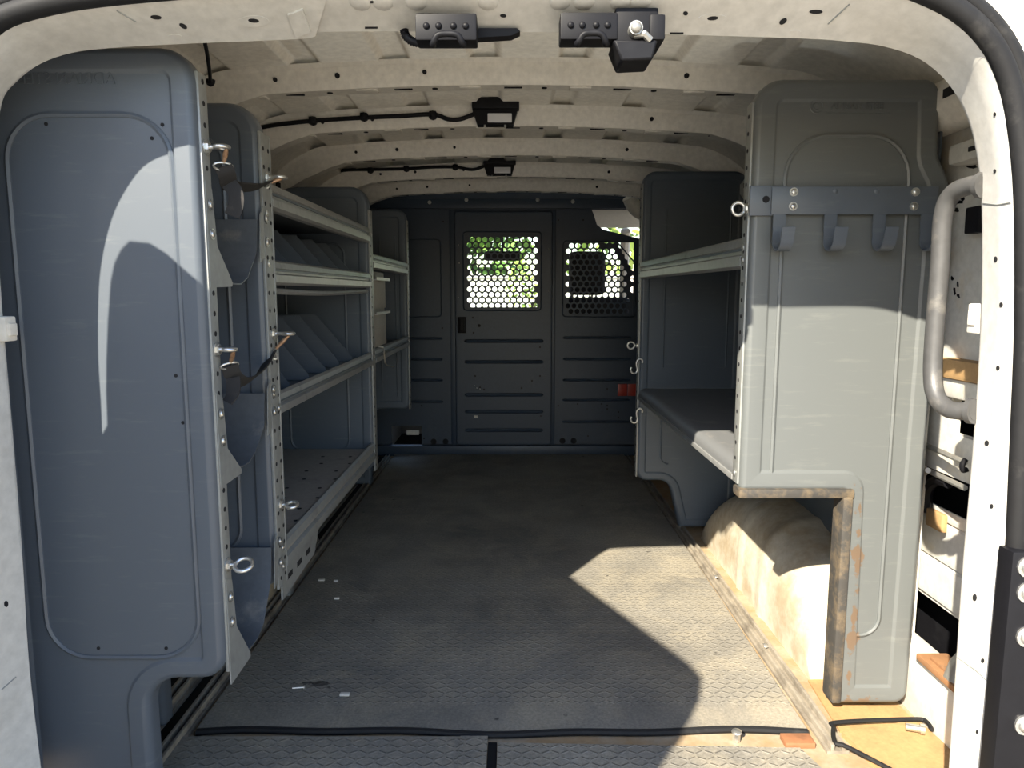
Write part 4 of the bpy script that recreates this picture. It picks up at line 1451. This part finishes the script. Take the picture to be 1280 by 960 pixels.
tag(finish(b, 'rubber_stop', 'black'), 'small black rubber stop on the white wall behind the grab handle', 'stop')
for (c, lab) in ((at_y(1219, 398, 1.08), 'white plastic clip on the wall behind the grab handle'),):
    b = NB(); bbox(b, c.x - .006, c.x + .02, 1.065, 1.09, c.z - .022, c.z + .022, .003); bbox(b, c.x - .009, c.x, 1.068, 1.085, c.z - .010, c.z + .012, .002)
    tag(finish(b, 'clip', 'stucco'), lab, 'clip', 'white clips')
c, nn = on_frame(4, 411)
if c is not None:
    b = NB(); bbox(b, c.x - .02, c.x + .012, c.y - .012, c.y + .012, c.z - .018, c.z + .018, .003); bbox(b, c.x - .016, c.x + .016, c.y - .008, c.y + .008, c.z - .010, c.z + .008, .002)
    tag(finish(b, 'clip', 'stucco'), 'white plastic clip on the left door pillar beside the big grey panel', 'clip', 'white clips')


def ceiling_lamp(px, py, y, label):
    c = at_y(px, py, y); w = .066
    root = thing('ceiling_lamp', (c.x, y, c.z), label, 'lamp', 'ceiling lamps')
    b = NB(); prism(b, [(c.x - w, c.z + .034), (c.x + w, c.z + .034), (c.x + w, c.z - .004), (c.x + w - .012, c.z - .044), (c.x - w + .014, c.z - .044), (c.x - w, c.z - .004)], 'y', y - .034, y + .002)
    bbox(b, c.x - w - .002, c.x + w + .006, y - .042, y, c.z + .000, c.z + .030, .005)
    bbox(b, c.x - .02, c.x + .045, y - .03, y, c.z + .028, c.z + .042, .003)
    finish(b, 'housing', 'black', root)
    b = NB(); bbox(b, c.x - .022, c.x + w - .016, y - .038, y - .030, c.z - .038, c.z - .012, .003); finish(b, 'lens', 'lens', root)
    for dx in (-.03, .03):
        b = NB(); cyl(b, (c.x + dx, y - .03, c.z - .052), (c.x + dx, y - .03, c.z - .042), .0035); finish(b, 'lamp_screw', 'steel', root)
    return root


ceiling_lamp(619, 140, 2.243, 'black ceiling lamp with a bright lens on the rib nearer the rear door')
ceiling_lamp(624, 207, 3.205, 'black ceiling lamp on the rib nearer the bulkhead')


def rib_cable(pts, y, clips, label):
    P = [at_y(px, py, y) for px, py in pts]
    root = thing('cable', P[0], label, 'cable', 'lamp cables')
    b = NB(); tube(b, smooth_path(P, 6), .0065, 8); finish(b, 'cable_sheath', 'black', root, 60)
    for px, py in clips:
        c = at_y(px, py, y)
        b = NB(); dome(b, (c.x, y + .004, c.z), (0, -1, 0), .014, .016, 10); bbox(b, c.x - .011, c.x + .011, y - .009, y + .005, c.z - .011, c.z + .011, .003); finish(b, 'cable_clip', 'black', root, 60)


rib_cable([(318, 161), (345, 156), (391, 151), (455, 147), (500, 145), (541, 143), (560, 149), (575, 149), (592, 143)], 2.238, [(391, 151), (455, 146), (541, 144)], 'black cable clipped along the second roof rib to the nearer ceiling lamp')
rib_cable([(395, 220), (430, 213), (463, 212), (508, 211), (540, 209), (570, 209), (590, 212), (605, 208)], 3.198, [(463, 213), (508, 211), (569, 209)], 'black cable clipped along the fourth roof rib to the farther ceiling lamp')
b = NB(); cpts = [at_y(255, 48, 1.20), at_y(259, 68, 1.27), at_y(262, 90, 1.34), at_y(263, 104, 1.38)]
tube(b, smooth_path(cpts, 5), .0032, 8); c = cpts[-1]; dome(b, c + Vector((0, 0, .006)), (0, 0, -1), .009, .012)
tag(finish(b, 'cable_tail', 'black', None, 60), 'thin black cable hanging from the header down to the second grey panel', 'cable')

# door strikers on the header
def striker(px0, px1, py0, py1, y, label, cat='door striker'):
    a, c = at_y(px0, py1, y), at_y(px1, py0, y)
    root = thing('door_striker', ((a.x + c.x) / 2, y, a.z), label, cat, 'door strikers on the header')
    b = NB(); bbox(b, a.x, c.x, y - .006, y + .03, a.z, c.z, .003)
    w = (c.x - a.x)
    for s in (.18, .38, .62, .82): dome(b, (a.x + w * s, y - .006, a.z + (c.z - a.z) * .52), (0, -1, 0), .0045, .0035)
    finish(b, 'plate', 'black', root)
    b = NB(); h = a.z
    x0, x1 = a.x + w * .30, a.x + w * .78
    tube(b, smooth_path([(x0, y + .012, h + .012), (x0, y - .002, h - .004), (x0, y - .016, h - .008), (x0 + .006, y - .020, h + .001), ((x0 + x1) / 2, y - .020, h + .003), (x1 - .006, y - .020, h + .001), (x1, y - .016, h - .008), (x1, y - .002, h - .004), (x1, y + .012, h + .012)], 4), .0042, 8)
    finish(b, 'striker_loop', 'black', root, 60)
    return root


YS = 1.0
striker(520, 596, 18, 52, YS, 'black door striker plate on the header, the left one by a ribbed hose')
striker(700, 772, 17, 51, YS, 'black door striker plate on the header, the right one joined to a black box')
rx = thing('latch_box', at_y(798, 45, YS), 'black box with a shiny lamp and tapered cover hanging under the header at right', 'latch box')
b = NB(); a, c = at_y(768, 55, YS), at_y(823, 14, YS); bbox(b, a.x, c.x, YS - .004, YS + .05, a.z, c.z + .004, .004)
a2 = at_y(826, 52, YS); bbox(b, c.x - .012, a2.x + .004, YS - .008, YS + .06, a2.z, c.z - .006, .003); finish(b, 'box_body', 'black', rx)
b = NB()
p = [at_y(766, 50, YS - .01), at_y(822, 50, YS - .01), at_y(816, 74, YS - .012), at_y(777, 76, YS - .012)]
prism(b, [(v.x, v.z) for v in p], 'y', YS - .012, YS + .045); finish(b, 'tapered_cover', 'black', rx, bevel=.003)
b = NB(); c = at_y(793, 39, YS - .004); cyl(b, (c.x, YS - .004, c.z), (c.x, YS - .018, c.z), .009); dome(b, (c.x, YS - .018, c.z), (0, -1, 0), .0075, .006)
finish(b, 'lamp_bulb', 'old_steel', rx, 60)
b = NB(); c2 = at_y(804, 46, YS - .004); tube(b, [(c.x, YS - .008, c.z - .006), (c2.x, YS - .014, c2.z), (c2.x + .008, YS - .010, c2.z - .006)], .005, 8); finish(b, 'latch_lever', 'old_steel', rx)
# ribbed hose and flat strip beside the left striker
b = NB(); hp = smooth_path([at_y(x_, y_, YS + .035) for x_, y_ in ((505, 37), (507, 44), (514, 51), (526, 54), (540, 54))], 8)
tube(b, hp, [.0052 + .0012 * (k % 2) for k in range(len(hp))], 8)
tag(finish(b, 'ribbed_hose', 'black', None, 80), 'short black ribbed hose curling out of the header beside the left striker', 'hose')
b = NB(); a, c = at_y(594, 52, YS + .05), at_y(650, 40, YS + .05)
prism(b, [(a.x, a.z), (c.x - .012, a.z + .003), (c.x, c.z - .004), (c.x - .004, c.z), (a.x, c.z)], 'y', YS + .035, YS + .055)
tag(finish(b, 'trim_cover', 'black', None), 'flat black plastic cover on the header right of the left striker', 'cover')

# =================================================================== LIGHT
w = bpy.data.worlds.new('sky'); scene.world = w; w.use_nodes = True
nt = w.node_tree; bg = nt.nodes['Background']
sky = nt.nodes.new('ShaderNodeTexSky'); sky.sky_type = 'NISHITA'; sky.sun_disc = False
SUN = Vector((.615, 1.0, -.844)).normalized()
sky.sun_elevation = math.asin(-SUN.z)
sky.sun_rotation = math.atan2(-SUN.x, -SUN.y)
sky.air_density = 1.3; sky.dust_density = .4; sky.ozone_density = 1.2
tint = nt.nodes.new('ShaderNodeMix'); tint.data_type = 'RGBA'; tint.blend_type = 'MULTIPLY'; tint.inputs[0].default_value = 1.0
tint.inputs[7].default_value = (1.0, .985, 1.06, 1)
nt.links.new(sky.outputs[0], tint.inputs[6]); nt.links.new(tint.outputs[2], bg.inputs[0]); bg.inputs[1].default_value = .27
sl = bpy.data.lights.new('sun', 'SUN'); sl.energy = 11.0; sl.angle = math.radians(.55); sl.color = (1.0, .91, .75)
so = bpy.data.objects.new('sun', sl); COL.objects.link(so); so.rotation_euler = SUN.to_track_quat('-Z', 'Y').to_euler(); so.location = (-3, -5, 5)

vs = scene.view_settings
vs.view_transform = 'Standard'; vs.look = 'None'; vs.gamma = 1.0; vs.use_curve_mapping = False
vs.exposure = 0.5
scene.cycles.max_bounces = 12
scene.cycles.diffuse_bounces = 8
scene.cycles.use_denoising = True
